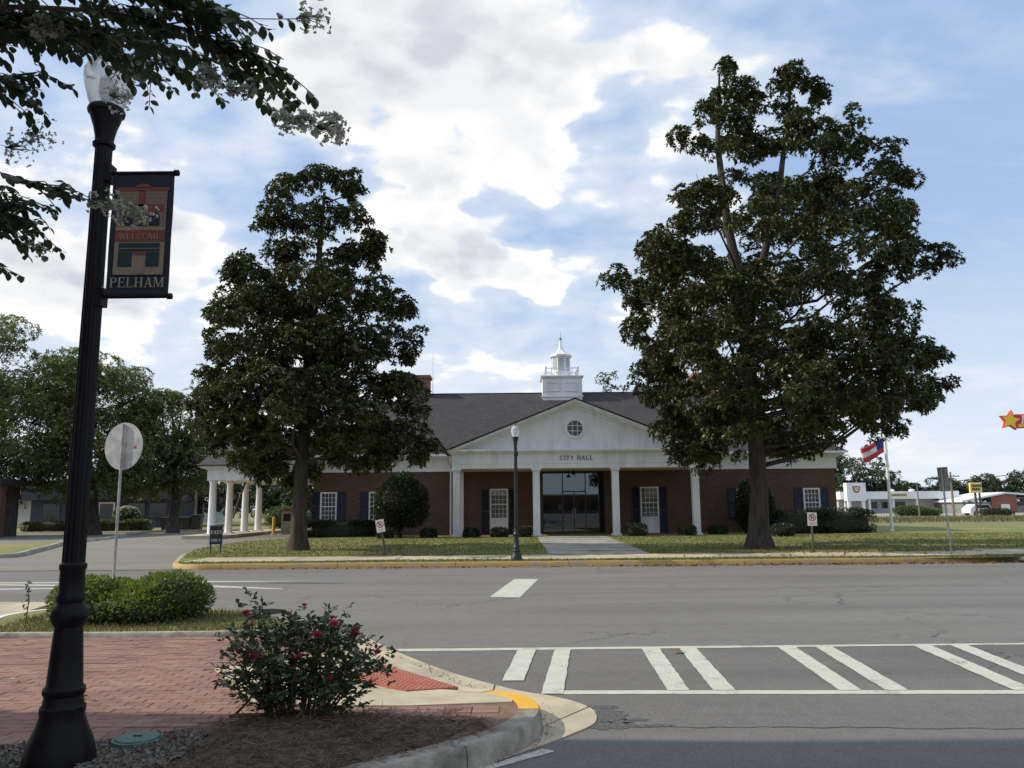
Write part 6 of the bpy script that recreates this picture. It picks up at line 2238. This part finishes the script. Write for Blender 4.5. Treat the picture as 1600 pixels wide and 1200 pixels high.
upole((-31., 79, 0), 4.1, 'short weathered pole standing left of the canopy', False)
upole((54.9, 101, 0), 5.6, 'dark utility pole right of the edge-on street sign')
upole((50.1, 100, 0), 4.3, 'short pale pole before the white shop', False, .6)
wr = thing('overhead_wire', 'thin overhead wire sloping up to the right edge', 'wire', (54.9, 101, 5.0))
pts = []
for i in range(25):
    u = i / 24
    pts.append((34 * u, -2 * u, 5.2 * u - 3.2 * 4 * u * (1 - u) * .22 - .6 + .6 * u))
MB().tube(pts, .045, 5).build('strand', 'iron_black', wr)

# ================================================================== FAR THINGS, RIGHT
ws = thing('white_shop', 'long low white shop with sign tower far beyond the flagpole', 'shop', (60, 150, .0))
MB().box(1, 22, 1.6, 14, 0, 2.6).build('wall', 'pale_wall', ws)
MB().box(.5, 22.5, -.6, 14.3, 2.601, 4.0).build('fascia', 'white_far', ws)
tw = MB().box(1.2, 4.7, -2.0, -.61, 2.3, 5.6).build('sign_tower', 'white_far', ws)
MB().box(1.4, 1.9, -1.8, -1.3, 0, 2.299).box(4.0, 4.5, -1.8, -1.3, 0, 2.299).build('tower_leg', 'white_far', ws)
MB().xprism([(2.25, 5.0), (2.45, 4.0), (2.95, 3.75), (3.45, 4.0), (3.65, 5.0), (3.3, 4.85), (2.95, 5.0), (2.6, 4.85)], -2.06, -2.003).build('shield_emblem', 'sign_black', tw)
MB().xprism([(2.5, 4.75), (2.6, 4.15), (2.95, 3.98), (3.3, 4.15), (3.4, 4.75)], -2.09, -2.061).build('shield_face', 'sign_cream', tw)
MB().box(2.45, 3.45, -2.12, -2.091, 4.35, 4.55).build('shield_band', 'sign_red', tw)
sb = MB().box(9.2, 13.0, -.7, -.602, 2.95, 3.75).build('sign_panel', 'sign_cream', ws)
ms = MB()
rr_ = random.Random(8)
x = 9.45
while x < 12.7:
    w = rr_.uniform(.12, .3)
    ms.box(x, x + w, -.74, -.701, 3.15, 3.15 + rr_.uniform(.25, .45))
    x += w + .1
ms.build('sign_script', 'text_dark', sb)
for x in (1.6, 6, 10.4, 14.8, 19.2):
    MB().box(x - .18, x + .18, -.3, .1, 0, 2.6).build('post', 'white_far', ws)
for x0, x1 in ((6.6, 8.2), (9.0, 10.2), (11.2, 13.4)):
    MB().box(x0, x1, 1.55, 1.599, .9, 2.1).build('window', 'dark_glass', ws)
for x in (12.2, 16.0):
    MB().lathe([(.5, 4.0), (.5, 4.35), (.2, 4.5)], 12, (x, 4)).build('roof_vent', 'white_far', ws, True)
gs_ = thing('gabled_shop', 'low shop with white roof and red brick gable far right', 'shop', (84, 142, 0))
MB().box(-5, 16, 0, 10, 0, 1.9).build('wall', 'green_grey', gs_)
gr = MB()
for a, b, z0, z1 in ((-5.5, 2.2, 2.2, 3.6), (2.2, 20, 3.6, 2.3)):
    gr.add([(a, -.6, z0), (b, -.6, z1), (b, 10.5, z1), (a, 10.5, z0), (a, -.6, z0 - .3), (b, -.6, z1 - .3), (b, 10.5, z1 - .3), (a, 10.5, z0 - .3)], [(0, 1, 2, 3), (7, 6, 5, 4), (0, 4, 5, 1), (2, 6, 7, 3), (1, 5, 6, 2), (3, 7, 4, 0)])
gr.build('roof', 'white_far', gs_)
MB().xprism([(-.2, 0), (4.2, 0), (4.2, 3.05), (2.2, 3.25), (-.2, 2.8)], -.3, -.002).build('brick_gable', 'brick_red', gs_)
MB().box(1.4, 2.9, -.36, -.302, .0, 1.5).build('door', 'white_far', gs_)
MB().box(4.4, 15, -.05, -.003, 1.2, 2.0).build('window_band', 'dark_glass', gs_)
# yellow pole sign
ys_ = thing('yellow_sign', 'square yellow pole sign with dark lettering before the far shops', 'sign', (57.2, 100, 0))
MB().box(-.10, .10, -.1, .1, 0, 2.95).box(.45, .6, -.1, .1, 0, 2.95).build('post', 'wood_post', ys_)
MB().bbox(-.62, .82, -.14, .14, 2.951, 4.2, .05).build('panel', 'sign_pale_yellow', ys_)
ms = MB()
for k in range(2):
    x = -.42
    while x < .6:
        w = rr_.uniform(.1, .2)
        ms.box(x, x + w, -.16, -.141, 3.65 - .42 * k, 3.98 - .42 * k)
        x += w + .06
ms.build('lettering', 'sign_black', ys_)
# star sign on a tall pole at the right edge
hs = thing('star_sign', 'red roadside sign with a yellow star high at the right edge', 'sign', (49.6, 75, 0), R(-6))
MB().lathe([(.16, 0), (.14, 8.6)], 12).build('pole', 'galv', hs, True)
MB().bbox(-2.2, 2.4, -.16, .16, 8.62, 9.95, .08).build('panel', 'sign_red', hs)
MB().box(-2.0, 2.35, -.18, -.161, 8.72, 8.98).build('lower_stripe', 'sign_yellow', hs)
star = lambda r0, r1, cx, cz: [((r0 if i % 2 == 0 else r1) * math.sin(R(36 * i + 10)) + cx, (r0 if i % 2 == 0 else r1) * math.cos(R(36 * i + 10)) + cz) for i in range(10)][::-1]
MB().xprism(star(1.0, .52, -2.65, 9.35), -.22, .1).build('star_border', 'sign_red', hs)
MB().xprism(star(.84, .40, -2.65, 9.35), -.26, -.221).build('star', 'sign_yellow', hs)
l_, w_ = lettering("Hardee's", .82, .09, .22, .03)
l_.build('lettering', 'sign_white', hs, loc=(.35, -.19, 9.0))
# white car parked in the far lot
car = thing('parked_car', 'white car parked before the gabled shop', 'car', (64.5, 112, 0), R(12))
body = [(-2.2, .35), (2.2, .35), (2.25, .75), (2.1, .92), (1.25, 1.0), (.75, 1.52), (-1.35, 1.55), (-2.05, 1.05), (-2.25, .95)]
MB().xprism(body, -.85, .85).build('body', 'car_white', car)
MB().xprism([(-1.25, 1.02), (1.05, 1.02), (.68, 1.44), (-1.2, 1.47)], -.87, -.852).build('side_window', 'dark_glass', car)
MB().xprism([(-1.25, 1.02), (1.05, 1.02), (.68, 1.44), (-1.2, 1.47)], .852, .87).build('side_window', 'dark_glass', car)
for x in (-1.4, 1.4):
    for y in (-.8, .8):
        w = MB().lathe([(.33, -.1), (.33, .1)], 18).build('wheel', 'tyre', car, True, (x, y, .33), (R(90), 0, 0))
        MB().lathe([(.19, -.11), (.19, .11)], 14).build('rim', 'galv', w, True)
MB().box(2.18, 2.26, -.75, -.45, .68, .84).build('headlight', 'sign_white', car)
MB().box(2.18, 2.26, .45, .75, .68, .84).build('headlight', 'sign_white', car)
shrub('shrub', 'pale weedy shrub before the white shop', (55, 112, 0), [(0, 0, .6, 2.6, 1.2, .8), (2.4, 0, .4, 1.8, 1, .6)], 'lime_shrub', 2200, .28, 150, 'shrub')
shrub('shrub', 'green shrub in front of the parked white car', (63.2, 106, 0), [(0, 0, .4, 2.2, 1, .55)], 'far_leaf', 1500, .25, 151, 'shrub')
# tall dry grass between lawn and back road
pp = np.c_[NR.uniform(19, 60, 9000), NR.uniform(70.5, 91, 9000), np.zeros(9000)]
A = NR.normal(size=pp.shape) * .4
A[:, 2] = 1
tag(link('tall_grass', leaves('tall_grass', pp, A, NR.uniform(.25, .6, 9000), .06, NR), 'grass_bed'), 'tall dry grass beyond the back road at the right', 'grass', kind='stuff')

# ================================================================== BUILDINGS BEHIND THE CAMERA
def store(label, x0, x1, y0, y1, h, mat, faces):
    b = thing('brick_store', label, 'building', ((x0 + x1) / 2, (y0 + y1) / 2, 0.))
    hx, hy = (x1 - x0) / 2, (y1 - y0) / 2
    MB().box(-hx, hx, -hy, hy, 0, h).build('wall', mat, b)
    MB().box(-hx - .2, hx + .2, -hy - .2, hy + .2, h + .001, h + .35).build('cornice', 'concrete', b)
    for f in faces:
        L = 2 * (hy if f in 'EW' else hx)
        n = max(2, int(L / 3))
        for i in range(n):
            u = -L / 2 + L * (i + .5) / n
            rows_ = [(.5, 2.9, 2.2)] + ([(4.6, 6.8, 1.3)] if h > 7 else [])
            for z0, z1, w in rows_:
                o = MB().box(u - w / 2, u + w / 2, -.06, -.003, z0, z1).build('window', 'dark_glass', b)
                MB().box(u - w / 2 - .1, u + w / 2 + .1, -.12, -.002, z0 - .12, z0 - .002).build('sill', 'concrete', o)
                if f == 'E':
                    o.location = (hx, 0, 0); o.rotation_euler = (0, 0, R(90))
                elif f == 'W':
                    o.location = (-hx, 0, 0); o.rotation_euler = (0, 0, R(-90))
                elif f == 'N':
                    o.location = (0, hy, 0); o.rotation_euler = (0, 0, R(180))
    return b


store('two-storey red brick store left of the viewer', -26, -9.2, -34, 6.75, 9.6, 'brick_red', 'EN')
store('tan brick store across the side street behind the viewer', 20, 40, -40, 2, 6.0, 'brick_tan', 'WN')
store('unseen long brick row added behind the viewer for the entrance glass to reflect', -24, 26, -142, -126, 4.6, 'brick_hall', 'N')  # unseen row added for the lobby glass reflection, kept low, far and dark
